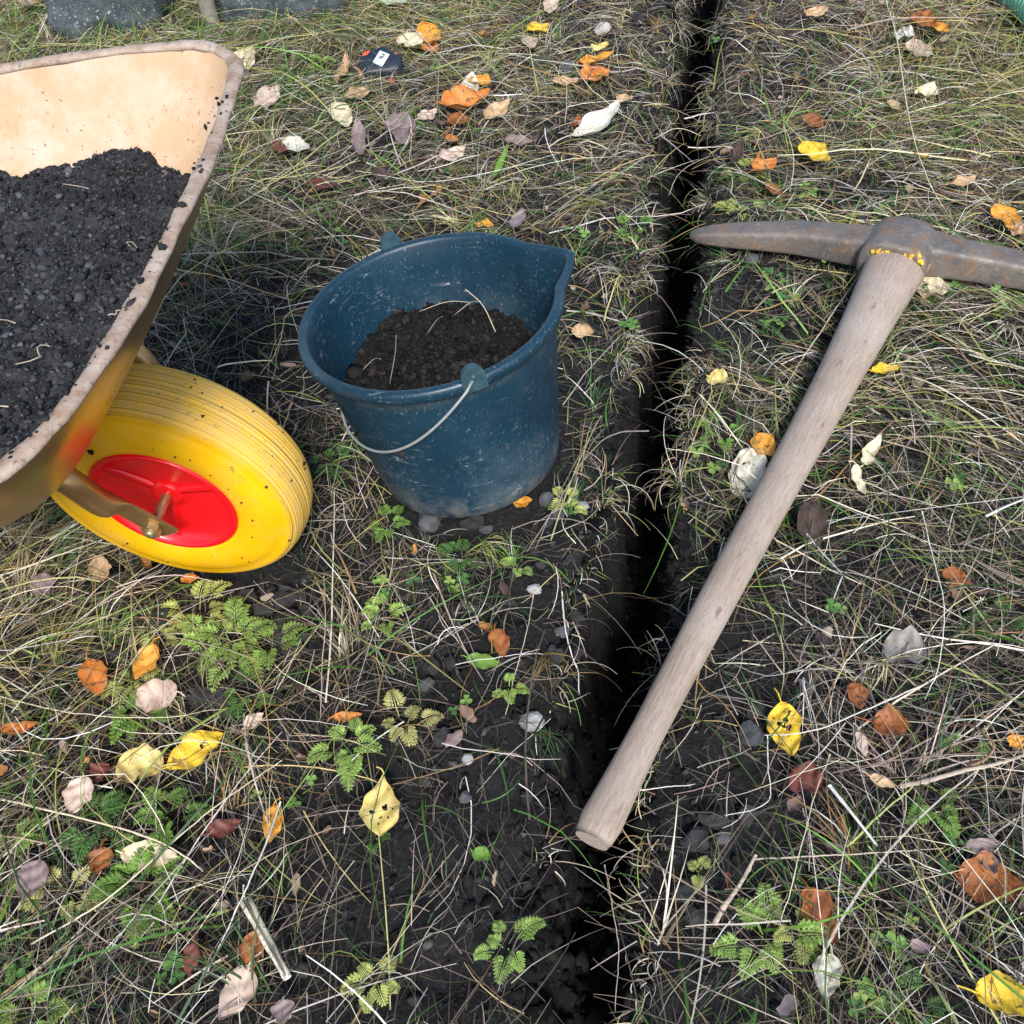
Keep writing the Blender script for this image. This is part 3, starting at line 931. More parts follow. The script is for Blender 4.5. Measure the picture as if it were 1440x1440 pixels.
def tray_ring(s, off=0.0):
    """s 0 at the rim, 1 at the bottom"""
    b = s ** 1.3
    q = RIM * (1 - b) + BOT * b
    if off:
        c = q.mean(0); d = np.roll(q, -1, 0) - np.roll(q, 1, 0)
        nrm = np.stack([-d[:, 1], d[:, 0]], -1); nrm /= np.linalg.norm(nrm, axis=1)[:, None]
        sg = np.sign(((c - q) * nrm).sum(1))[:, None]
        q = q + nrm * sg * off
    z = rim_z(RIM[:, 0]) * (1 - s) + 0.352 * s
    return np.array([tw(u, v, zz) for (u, v), zz in zip(q, z)])


LV = 12
no = len(RIM)


def tray_shell(off, dz):
    V = [tray_ring(i / (LV - 1), off) + np.array([0, 0, dz]) for i in range(LV)]
    bot = V[-1]; cb = bot.mean(0)
    for f in (0.92, 0.6, 0.25):
        V.append(cb + (bot - cb) * f + np.array([0, 0, -0.012 * (1 if f < 0.95 else 0)]))
    V = np.array(V).reshape(-1, 3)
    F = grid_faces(LV + 3, no, False, True)
    F.append(tuple(range((LV + 2) * no, (LV + 3) * no)))
    return V, F


Vo, Fo = tray_shell(0.0, 0.0)
Vi, Fi = tray_shell(0.003, 0.003)
tray = child('tray', *join([(Vo, [f[::-1] for f in Fo]), (Vi, Fi)]), [M['gold'], M['tray_in']], barrow, True, [0] * len(Fo) + [1] * len(Fi))
rp = tray_ring(0.0, -0.004)
rp[:, 2] += 0.004 + 0.0015 * np.array([math.sin(k * 0.9) for k in range(no)])
# resample the rim finely so that its dents show
rq = []
for k in range(no):
    a_, b_ = rp[k], rp[(k + 1) % no]
    rq += [a_, (a_ + b_) / 2]
rq = np.array(rq)
rrad = [0.0068 + 0.0006 * math.sin(k * 1.7) + 0.0006 * math.sin(k * 0.53) for k in range(len(rq))]
Vr, Fr = sweep(rq, rrad, 12, False, True, [(0.7, 1.25)] * len(rq), (0, 0, 1))
child('rolled_rim', Vr, Fr, M['rim'], tray)

# wheel
wheel = empty('wheel', tuple(np.array([0, 0, WM[2]])))
wheel.parent = barrow
HUBR = 0.0965
prof = []
prof.append((HUBR - 0.004, -0.006)); prof.append((HUBR, 0.0))
for k in range(1, 9):
    s = k / 9
    prof.append((HUBR + (0.147 - HUBR) * s, 0.0035 * math.sin(math.pi * s)))
prof.append((0.1485, -0.0005))
tread0 = len(prof)
# tread: shoulder to shoulder with circumferential grooves
gro = [0.10, 0.20, 0.30, 0.39, 0.48, 0.57, 0.66, 0.76, 0.88]
ss = sorted(set([k / 24 for k in range(25)] + [g + d for g in gro for d in (-0.018, -0.011, -0.006, 0.0, 0.006, 0.011, 0.018) if 0 <= g + d <= 1]))
TS = ss
for s in ss:
    h = -0.044 + 0.0425 * math.cos(math.pi * s)
    r = 0.1500 + 0.0260 * math.sin(math.pi * min(max(s, 0), 1)) ** 0.62
    g = min(abs(s - q) for q in gro)
    if g < 0.007: r -= 0.0022
    elif g < 0.019: r += 0.0009
    prof.append((r, h))
tread1 = len(prof)
prof.append((0.1485, -0.0875))
for k in range(8, 0, -1):
    s = k / 9
    prof.append((HUBR + (0.147 - HUBR) * s, -0.088 - 0.0035 * math.sin(math.pi * s)))
prof.append((HUBR, -0.088)); prof.append((HUBR - 0.004, -0.082))
Vt, Ft = lathe(prof, WC, WN, 128)
tyre = child('tyre', Vt, [f[::-1] for f in Ft], M['tyre'], wheel)
ca = tyre.data.color_attributes.new('tread', 'FLOAT_COLOR', 'POINT')
tv = np.zeros((len(Vt), 4), np.float32); tv[:, 3] = 1
for j in range(len(prof)):
    f = 0.0
    if tread0 <= j < tread1:
        s = TS[j - tread0]
        f = min(1, max(0, min(s, 1 - s) * 7 - 0.35))
    tv[j::len(prof), :3] = f
ca.data.foreach_set('color', tv.ravel())
td = []
u_, v_, n_ = frame_for(WN)
for k in range(150):
    a_ = RNG.uniform(0, 6.28); s_ = RNG.uniform(0.02, 0.95); on_side = RNG.random() < 0.18
    h_, r_ = -0.044 + 0.0425 * math.cos(math.pi * s_), 0.1505 + 0.0260 * math.sin(math.pi * s_) ** 0.62
    if on_side: h_, r_ = 0.0032, RNG.uniform(HUBR + 0.012, 0.146)
    td.append(WC + r_ * (math.cos(a_) * u_ + math.sin(a_) * v_) + h_ * n_)
o = child('stuck_dirt', np.zeros((3, 3)), [(0, 1, 2)], M['crumb'], wheel)
bpy.data.meshes.remove(o.data)
o = obj('stuck_dirt', crumb_mesh(np.array(td), np.minimum(0.0004 + RNG.exponential(0.0009, len(td)), 0.004), pick_cols([(.05, .035, .025), (.03, .022, .018)], len(td)), np.array(barrow.location) + np.array(wheel.location)), M['crumb'], wheel); o['kind'] = 'stuff'
for side in (0, 1):
    c = WC if side == 0 else WC - 0.088 * WN
    ax = WN if side == 0 else -WN
    hp = [(HUBR - 0.0005, -0.012), (HUBR - 0.001, 0.0015), (HUBR - 0.003, 0.003), (HUBR - 0.006, 0.0025), (HUBR - 0.009, -0.001), (HUBR - 0.014, -0.009),
          (0.066, -0.013), (0.048, -0.016), (0.030, -0.018), (0.022, -0.0175), (0.019, -0.014), (0.017, -0.012), (0.011, -0.0115), (0.0, -0.0115)]
    Vh, Fh_ = lathe(hp, c, ax, 72)
    parts = [(Vh, [f[::-1] for f in Fh_])]
    u_, v_, n_ = frame_for(ax)
    for q in range(3):      # raised ribs between the boss and the lip
        a_ = 2 * math.pi * q / 3 + 0.9
        dr = math.cos(a_) * u_ + math.sin(a_) * v_; pr = np.cross(n_, dr)
        bx = []
        for (rr, hh) in ((0.020, -0.0150), (HUBR - 0.014, -0.0075)):
            for sg in (-1, 1):
                bx.append(c + dr * rr + pr * sg * 0.0045 + n_ * (hh)); bx.append(c + dr * rr + pr * sg * 0.0060 + n_ * (hh - 0.013))
        parts.append((np.array(bx), [(0, 2, 6, 4), (0, 4, 5, 1), (2, 3, 7, 6)]))
    child('hub', *join(parts), M['hub'], wheel)
# axle with washer and nut on each side
for sg, c, ax in ((1, WC, WN), (-1, WC - 0.088 * WN, -WN)):
    ap = [(0.0065, -0.02), (0.0065, 0.049), (0.005, 0.0515), (0.0, 0.0515)]
    Va, Fa = lathe(ap, c, ax, 16)
    u_, v_, n_ = frame_for(ax)
    hx = []
    for hh in (0.038, 0.047):
        for q in range(6):
            a_ = math.pi / 3 * q
            hx.append(c + 0.0125 * (math.cos(a_) * u_ + math.sin(a_) * v_) + hh * n_)
    hf = [(q, (q + 1) % 6, 6 + (q + 1) % 6, 6 + q) for q in range(6)] + [tuple(range(6, 12)), tuple(range(5, -1, -1))]
    child('axle', Va, Fa, M['brass'], wheel)
    child('nut', np.array(hx), hf, M['brass'], wheel, False)

# fork tubes, each flattened at the axle
for sg in (1, -1):
    def mirror(p):
        p = np.asarray(p, float)
        if sg == 1: return p
        d = (p - WM) @ WN
        return p - 2 * d * WN
    ta = at(75, 665, 0.302)
    e = WC + 0.034 * WN
    dirv = (ta - e); dirv /= np.linalg.norm(dirv)
    pts = [ta + np.array([-0.20, 0.05, 0.035]), ta + np.array([-0.07, 0.018, 0.022]), ta + np.array([0.0, 0, 0.0]), ta + (e - ta) * 0.45 + WN * 0.006, ta + (e - ta) * 0.62, ta + (e - ta) * 0.78 - WN * 0.001, e, e - dirv * 0.026]
    pth = smooth_path([mirror(p) for p in pts], 36)
    sq, rr = [], []
    for k in range(36):
        s = k / 35 * 7
        f = float(sstep(np.array((s - 3.2) / 1.3)))
        sq.append((1.0 - 0.80 * f, 1.0 + 0.25 * f)); rr.append(0.0165)
    rr[-1] = 0.013
    Vf, Ff = sweep(pth, rr, 16, True, False, sq, mirror(WM + WN) - WM)
    child('fork', Vf, Ff, M['fork'], barrow)
# the chassis runs back to the handles (mostly outside the picture)
for v in (-0.17, 0.17):
    Vc, Fc = sweep(smooth_path([tw(-0.30, v, 0.333), tw(-0.75, v * 1.2, 0.325), tw(-1.1, v * 1.6, 0.42), tw(-1.5, v * 1.75, 0.55)], 24), 0.016, 12)
    child('handle_tube', Vc, Fc, M['fork'], barrow)
    lb = tw(-0.95, v * 1.5, 0.0); lb[2] = 0.0
    Vl, Fl = sweep(smooth_path([tw(-0.62, v * 1.15, 0.33), tw(-0.78, v * 1.35, 0.12), lb, tw(-1.02, v * 1.5, 0.16), tw(-1.12, v * 1.62, 0.42)], 30), 0.013, 10)
    child('leg', Vl, Fl, M['fork'], barrow)

# soil in the tray
us = np.arange(-0.90, 0.02, 0.0040); vs = np.arange(-0.40, 0.33, 0.0040)
U, Vv = np.meshgrid(us, vs, indexing='ij')


def heap_z(U, V):
    z = 0.487 + 0.066 * np.exp(-((U + 0.09) ** 2 / 0.020 + (V + 0.17) ** 2 / 0.06))
    z += 0.026 * np.exp(-((U + 0.17) ** 2 / 0.006 + (V - 0.20) ** 2 / 0.010))
    z -= 0.06 * np.maximum(0, -U - 0.20)
    z -= 0.045 * np.exp(-((U + 0.0) ** 2 / 0.008 + (V - 0.26) ** 2 / 0.020))
    z += 0.011 * vnoise(U * 14, V * 14, 61) + 0.008 * vnoise(U * 36, V * 36, 62) + 0.0050 * vnoise(U * 95, V * 95, 63) + 0.0028 * vnoise(U * 210, V * 210, 64)
    return z


TCEN = np.array([-0.45, -0.04])
_TH = np.linspace(-math.pi, math.pi, 361)
_RS = []
for _k in range(9):
    _b = (_k / 8) ** 1.3
    _q = RIM * (1 - _b) + BOT * _b - TCEN
    _t = np.arctan2(_q[:, 1], _q[:, 0]); _r = np.hypot(_q[:, 0], _q[:, 1]); _o = np.argsort(_t)
    _RS.append(np.interp(_TH, _t[_o], _r[_o], period=2 * math.pi))
_RS = np.array(_RS)


def clamp_tray(U, V, z, pad=0.006):
    """keep points inside the tray walls at their own height"""
    zr = rim_z(U)
    s = np.clip((zr - z) / (zr - 0.352), 0, 1) * 8
    x_, y_ = U - TCEN[0], V - TCEN[1]
    th_ = np.arctan2(y_, x_); r_ = np.hypot(x_, y_)
    i0 = np.clip(np.floor(s).astype(int), 0, 7); f = s - i0
    tf = np.clip((th_ + math.pi) / (2 * math.pi) * 360, 0, 359.999); ti = tf.astype(int); tf = tf - ti
    lim = (_RS[i0, ti] * (1 - f) + _RS[i0 + 1, ti] * f) * (1 - tf) + (_RS[i0, ti + 1] * (1 - f) + _RS[i0 + 1, ti + 1] * f) * tf - pad
    k_ = np.where(r_ > lim, lim / np.maximum(r_, 1e-6), 1.0)
    return TCEN[0] + x_ * k_, TCEN[1] + y_ * k_


Hz = heap_z(U, Vv)
U2, V2 = clamp_tray(U, Vv, Hz)
over = np.hypot(U2 - U, V2 - Vv)
Hz = heap_z(U2, V2) - 0.9 * over
U2, V2 = clamp_tray(U2, V2, Hz)
P = np.stack([TO[0] + U2 * TF[0] + V2 * TV[0], TO[1] + U2 * TF[1] + V2 * TV[1], Hz], -1).reshape(-1, 3)
nu_, nv_ = U.shape
ii = (np.arange(nu_ - 1)[:, None] * nv_ + np.arange(nv_ - 1)[None, :]).ravel()
heap = empty('soil_heap', tuple(tw(-0.3, 0, 0.36)))
tag(heap, 'heap of fine dark grey soil filling the wheelbarrow tray', 'soil')
h0 = np.array(heap.location)
obj('mound', mesh_np(P - h0, np.stack([ii, ii + nv_, ii + nv_ + 1, ii + 1], -1)), M['heap'], heap)
n = 23000
u = RNG.uniform(-0.38, 0.0, n); v = RNG.uniform(-0.38, 0.29, n)
z = heap_z(u, v); u2, v2 = clamp_tray(u, v, z, 0.012)
k = (np.abs(u2 - u) < 1e-6) & (np.abs(v2 - v) < 1e-6)
u, v, z = u[k], v[k], z[k]
r = np.minimum(0.0005 + RNG.exponential(0.0008, len(u)), 0.0055)
Pc = np.stack([TO[0] + u * TF[0] + v * TV[0], TO[1] + u * TF[1] + v * TV[1], z + 0.3 * r], -1)
PAL_HEAP = [(.019, .020, .022), (.030, .031, .034), (.044, .0455, .049), (.014, .0147, .0165), (.066, .068, .073)]
o = obj('crumbs', crumb_mesh(Pc, r, pick_cols(PAL_HEAP, len(u), 0.2), h0), M['crumb'], heap); o['kind'] = 'stuff'
rs = []
for k in range(420):
    i_ = RNG.integers(0, no)
    p_ = rp[i_] + (rp[(i_ + 1) % no] - rp[i_]) * RNG.random()
    d_ = p_[:2] - TO; uu_, vv_ = d_ @ TF, d_ @ TV
    if uu_ < -0.06 or vv_ > 0.22 or (vv_ > 0.08 and RNG.random() < 0.6): continue
    rs.append(p_ + np.array([RNG.normal(-0.004, 0.005), RNG.normal(0, 0.004), 0.0055]))
for k in range(170):      # crumbs stuck to the far wall above the soil
    s_ = RNG.uniform(0.12, 0.55); ring = tray_ring(s_, 0.004)
    cand = [q for q in range(no) if ring[q][1] > 1.0 and ring[q][0] > -0.75]
    i_ = cand[RNG.integers(0, len(cand) - 1)]
    rs.append(ring[i_] + (ring[(i_ + 1) % no] - ring[i_]) * RNG.random() + np.array([0, -0.001, 0.003]))
rs = np.array(rs)
rsz = np.minimum(0.0005 + RNG.exponential(0.0010, len(rs)), 0.0055)
rsz[-170:] = RNG.uniform(0.0003, 0.0007, 170)
o = obj('spilled_crumbs', crumb_mesh(rs, rsz, pick_cols(PAL_HEAP[:4], len(rs), 0.2), h0), M['crumb'], heap); o['kind'] = 'stuff'
# rootlets in the heap
parts = []
for k in range(26):
    uu, vv = random.uniform(-0.4, -0.03), random.uniform(-0.33, 0.24)
    L_ = random.uniform(0.01, 0.035); a_ = random.uniform(0, 6.28)
    q = []
    for s in range(5):
        uu2 = uu + L_ * s / 4 * math.cos(a_ + 0.3 * s * random.uniform(-1, 1)); vv2 = vv + L_ * s / 4 * math.sin(a_ + 0.2 * s)
        zz = float(heap_z(np.array([uu2]), np.array([vv2]))[0]) + 0.003 + 0.006 * math.sin(s / 4 * math.pi)
        cu, cv = clamp_tray(np.array([uu2]), np.array([vv2]), np.array([zz]), 0.01)
        q.append(tw(cu[0], cv[0], zz))
    parts.append(sweep(smooth_path(q, 8), random.uniform(0.0004, 0.0008), 4))
Vq, Fq = join(parts)
o = child('rootlets', Vq, Fq, mat_plain('rootlet', (0.40, 0.34, 0.27), 0.8, 0.2), heap); o['kind'] = 'stuff'

# ------------------------------------------------------------------ bucket
bucket = empty('bucket', tuple(BB))
tag(bucket, 'scuffed dark blue plastic builder bucket with pouring spout and wire handle', 'bucket')
bu, bv, bn = frame_for(BN)
sp = at(811, 358, 0.312) - BC
SPA = math.atan2(sp @ bv, sp @ bu)
SPR = np.linalg.norm(sp - (sp @ bn) * bn)
RT, RB_ = 0.176, 0.131


def wall_r(h): return RB_ + (RT - 0.010 - RB_) * (h / BH)


def spout(r, h, a):
    d = (a - SPA + math.pi) % (2 * math.pi) - math.pi
    g = max(0.0, 1 - abs(d) / 0.36)
    f = max(0.0, min(1.0, (h - 0.13) / (BH - 0.13)))
    # straight-sided triangular lip rather than a round bulge
    ext = (SPR - RT) * (g ** 1.15) * f ** 1.3
    return r + (ext if r > 0.08 else 0)


po = [(0.0, 0.004), (RB_ - 0.012, 0.004), (RB_ - 0.004, 0.0), (RB_, 0.003)]
for k in range(1, 11): po.append((wall_r(BH * k / 11 * 0.93), BH * k / 11 * 0.93))
po += [(wall_r(BH - 0.019), BH - 0.019), (RT - 0.0035, BH - 0.017), (RT - 0.001, BH - 0.0135), (RT, BH - 0.006), (RT - 0.0015, BH - 0.001), (RT - 0.004, BH), (RT - 0.010, BH), (RT - 0.0125, BH - 0.0015), (RT - 0.014, BH - 0.005)]
for k in range(10, -1, -1): po.append((wall_r(BH * k / 11 * 0.93) - 0.0035, max(BH * k / 11 * 0.93, 0.008)))
po.append((0.0, 0.008))
Vb, Fb = lathe(po, BB, BN, 180, False, spout)
child('shell', Vb, [f[::-1] for f in Fb], M['bucket'], bucket)
# ears and wire handle
ear_n = at(668, 537, 0.315) - BC; ear_n -= (ear_n @ bn) * bn; ear_n /= np.linalg.norm(ear_n)
ear_t = np.cross(bn, ear_n)
for sg in (1, -1):
    e_ = ear_n * sg; t_ = ear_t
    V_, F_ = [], []
    m_ = 18
    for dth in (-0.0015, 0.0045):
        for q in range(m_ + 1):
            a_ = math.pi * q / m_
            V_.append(BC + e_ * (RT - 0.004 + dth) + t_ * 0.0155 * math.cos(a_) + bn * (0.021 * math.sin(a_) + 0.000))
        for q in range(2):
            V_.append(BC + e_ * (RT - 0.004 + dth) + t_ * (0.0155 if q else -0.0155) + bn * -0.016)
    kk = m_ + 3
    F_.append(tuple(range(kk))[::-1]); F_.append(tuple(range(kk, 2 * kk)))
    for q in range(kk): F_.append((q, (q + 1) % kk, kk + (q + 1) % kk, kk + q))
    child('ear', np.array(V_), F_, M['ear'], bucket, False)
    Vw, Fw = lathe([(0.0, 0.004), (0.003, 0.0038), (0.0042, 0.002), (0.0042, -0.002)], BC + e_ * (RT + 0.001) + bn * 0.006, e_, 16)
    child('rivet', Vw, Fw, M['ear'], bucket)
# the bail hangs down on the wheelbarrow side
side_v = -np.cross(bn, ear_n)
if side_v[0] > 0: side_v = -side_v
ba = R_(41)
hang = side_v * math.cos(ba) - bn * math.sin(ba)
pts = []
RBAIL = 0.204
for q in range(0, 61):
    a_ = math.pi * q / 60
    rr = RBAIL * (1 - 0.015 * abs(math.sin(2 * a_)))
    p = BC + bn * 0.002 + ear_n * math.cos(a_) * (RT + 0.004) + hang * rr * math.sin(a_) ** 0.85
    pts.append(p)
pts[0] = pts[0] - ear_n * 0.004; pts[-1] = pts[-1] + ear_n * 0.004
V_, F_ = sweep(pts, 0.0019, 10)
child('bail', V_, F_, M['zinc'], bucket)

# soil in the bucket
SH = 0.155
NR, NA = 60, 140
V_ = []
for i in range(NR):
    for j in range(NA):
        a_ = 2 * math.pi * j / NA
        rmax = wall_r(SH - 0.02) - 0.0045
        r_ = rmax * i / (NR - 1)
        p = BB + r_ * (math.cos(a_) * bu + math.sin(a_) * bv)
        V_.append(p)
V_ = np.array(V_)
xx, yy2 = V_[:, 0], V_[:, 1]
bh = SH + 0.016 * (BB[0] - xx) / 0.15 + 0.022 * ((yy2 - BB[1]) / 0.15) + 0.010 * vnoise(xx * 18, yy2 * 18, 71) + 0.006 * vnoise(xx * 45, yy2 * 45, 72) + 0.004 * vnoise(xx * 110, yy2 * 110, 73) + 0.002 * vnoise(xx * 240, yy2 * 240, 74)
rad = np.hypot(xx - BB[0], yy2 - BB[1])
bh = np.maximum(bh, SH - 0.018) - 0.012 * np.clip((rad - 0.10) / 0.04, 0, 1) ** 2
bh = np.where(rad > 0.148, np.maximum(bh, SH - 0.015), bh)
V_ = V_ + bh[:, None] * bn
bs = empty('bucket_soil', tuple(BB + bn * 0.1))
tag(bs, 'lumpy dark soil half filling the blue bucket', 'soil')
b0 = np.array(bs.location)
F_ = [f for f in grid_faces(NR, NA, False, True)]
obj('fill', mesh(V_ - b0, F_), M['bucket_soil'], bs)
n = 5000
ri = RNG.integers(0, len(V_), n); r = np.minimum(0.0008 + RNG.exponential(0.0013, n), 0.010)
o = obj('crumbs', crumb_mesh(V_[ri] + bn * 0.001, r, pick_cols([(.008, .0078, .008), (.013, .0125, .0125), (.022, .021, .021)], n, 0.2), b0), M['crumb'], bs); o['kind'] = 'stuff'
parts = []
for (x0, y0, x1, y1, h_, rad_) in ((655, 407, 697, 467, .03, .0011), (590, 438, 660, 425, .012, .0008), (640, 442, 676, 424, .022, .0009), (548, 540, 557, 470, .012, .0006), (510, 520, 535, 505, .012, .0006), (600, 470, 622, 445, .014, .0006)):
    a_ = at(x0, y0, BB[2] + SH + 0.02 + h_); c_2 = at(x1, y1, BB[2] + SH + 0.012)
    mid = (a_ + c_2) / 2 + np.array([0.004, 0.003, 0.006])
    parts.append(sweep(smooth_path([a_, mid, c_2], 10), rad_ * 0.6, 5))
child('rootlets', *join(parts), mat_plain('pale_rootlet', (0.55, 0.46, 0.34), 0.8, 0.2), bs)['kind'] = 'stuff'

# ------------------------------------------------------------------ pickaxe
pick = empty('pickaxe', (PE[0], PE[1], 0.0))
tag(pick, 'old pickaxe with grey wooden handle and rusty iron head lying across the trench', 'pickaxe')
hd_ = HB - HA; HL = np.linalg.norm(hd_); hdir = hd_ / HL
wpx = [(0.0, 82), (0.06, 78), (0.16, 69), (0.3, 61), (0.45, 57), (0.6, 56), (0.72, 55), (0.80, 51.5), (0.88, 50), (0.94, 56), (0.985, 63), (1.0, 62)]
NS = 56
pth, hr, hs = [], [], []
for k in range(NS):
    s = k / (NS - 1)
    p = HA + hd_ * s
    dist = np.linalg.norm(p - CP)
    w = np.interp(s, [a for a, b in wpx], [b for a, b in wpx])
    hr.append(0.475 * w * dist / FPX * (1 - (0.10 if k == NS - 1 else 0.0)))
    bend = 0.0015 * math.sin(s * math.pi * 2.0)
    pth.append(p + np.array([bend, -bend, 0.0]))
    hs.append((0.74, 1.0))
pth.append(pth[-1] + hdir * 0.004); hr.append(hr[-1] * 0.90); hs.append((0.74, 1.0))
pth[-2] = pth[-2] - hdir * 0.002
Vh, Fh_ = sweep(pth, hr, 24, True, False, hs, (0, 0, 1))
# handle mesh lives in its own axis so the grain follows it
ho = bpy.data.objects.new('handle', None)
ang = math.atan2(hdir[1], hdir[0])
Rm = np.array([[math.cos(ang), math.sin(ang), 0], [-math.sin(ang), math.cos(ang), 0], [0, 0, 1]])
hm = mesh((np.asarray(Vh) - HA) @ Rm.T, Fh_)
bpy.data.objects.remove(ho)
ho = obj('handle', hm, M['wood'], pick)
ho.location = Vector(HA - np.array([PE[0], PE[1], 0])); ho.rotation_euler = (0, 0, ang)
for p in hm.polygons:
    if len(p.vertices) > 4: p.use_smooth = False
# the head: two lofted arms, a thick eye and a collar, fused into one forging
bmh = []


def loft(path, ww, hh, upv=(0, 0, 1), pw=7.0):
    P_ = np.asarray(path); n_ = len(P_)
    T_ = np.gradient(P_, axis=0); T_ /= np.linalg.norm(T_, axis=1)[:, None]
    V_ = []
    for i in range(n_):
        s_ = np.cross(T_[i], upv); s_ /= np.linalg.norm(s_); w_ = np.cross(s_, T_[i])
        for k in range(20):
            a = 2 * math.pi * k / 20; c, s = math.cos(a), math.sin(a)
            x_ = abs(c) ** (2 / pw) * math.copysign(1, c); y_ = abs(s) ** (2 / pw) * math.copysign(1, s)
            V_.append(P_[i] + s_ * x_ * ww[i] / 2 + w_ * y_ * hh[i] / 2)
    F_ = grid_faces(n_, 20, False, True)
    F_.append(tuple(range(20))[::-1]); F_.append(tuple(range((n_ - 1) * 20, n_ * 20)))
    return np.array(V_), F_


pm = at(1120, 334, 0.052)
pl = smooth_path([PE, at(1205, 345, 0.062), pm, at(1030, 331, 0.045), PL], 24)
tt_ = np.linspace(0, 1, 24)
bmh.append(loft(pl, np.interp(tt_, [0, .2, .5, .8, .95, 1], [.066, .058, .052, .040, .030, .012]), np.interp(tt_, [0, .2, .5, .8, .95, 1], [.066, .056, .044, .030, .020, .008])))
pr = smooth_path([PE, at(1335, 362, 0.062), PR, at(1530, 405, 0.042), at(1610, 432, 0.03)], 24)
bmh.append(loft(pr, np.interp(tt_, [0, .2, .5, .8, 1], [.066, .058, .052, .050, .052]), np.interp(tt_, [0, .2, .5, .8, 1], [.066, .056, .046, .030, .008])))
ed = -hdir
eye = [PE - ed * 0.062, PE - ed * 0.055, PE - ed * 0.03, PE, PE + ed * 0.03, PE + ed * 0.048, PE + ed * 0.058]
bmh.append(loft(eye, [.106, .112, .110, .114, .106, .086, .05], [.086, .092, .090, .090, .082, .062, .036], (0, 0, 1), 2.6))
Vx, Fx = join(bmh)
head = child('head', Vx, Fx, M['iron'], pick)
rm = head.modifiers.new('fuse', 'REMESH'); rm.mode = 'VOXEL'; rm.voxel_size = 0.0032; rm.use_smooth_shade = True
sm = head.modifiers.new('soften', 'SMOOTH'); sm.factor = 0.5; sm.iterations = 3
# lichen crusts on the eye, laid onto its real surface
bpy.context.view_layer.update()
_ev = head.evaluated_get(bpy.context.evaluated_depsgraph_get())
_inv = np.array(head.matrix_world.inverted())
parts = []
rl = random.Random(3)
for (x0, y0, n0, sp0) in ((1234, 354, 10, 9), (1247, 357, 4, 5), (1283, 362, 12, 11), (1293, 369, 6, 6)):
    for q in range(n0):
        xx_, yy_ = x0 + rl.gauss(0, sp0 * 0.5), y0 + rl.gauss(0, sp0 * 0.28)
        d_ = CW @ np.array([(xx_ - 720) / FPX, (yy_ - 720) / FPX, 1.0])
        o_l = _inv @ np.array([*CP, 1.0]); d_l = _inv[:3, :3] @ d_
        hit, loc, nrm, _i = _ev.ray_cast(Vector(o_l[:3]), Vector(d_l))
        if not hit: continue
        c = np.array(head.matrix_world @ loc)
        s0 = rl.uniform(0.0012, 0.0042)
        u_, v_, n_ = frame_for(np.array(nrm))
        kq = 1 + 0.22 * RNG.standard_normal((len(ICO2_V), 1))
        Q = ICO2_V * kq
        parts.append((c + s0 * (Q[:, :1] * u_ + Q[:, 1:2] * v_ * 0.8 + Q[:, 2:] * n_ * 0.16), [tuple(f) for f in ICO2_F]))
child('lichen', *join(parts), M['lichen'], pick)['kind'] = 'stuff'

# ------------------------------------------------------------------ fallen leaves
def gz(x, y): return float(ground_h(np.array([x]), np.array([y]), False)[0])


def continue_rib(rib, s, t):
    rib.append(0.8 if abs(t) < 0.02 else 0.0)


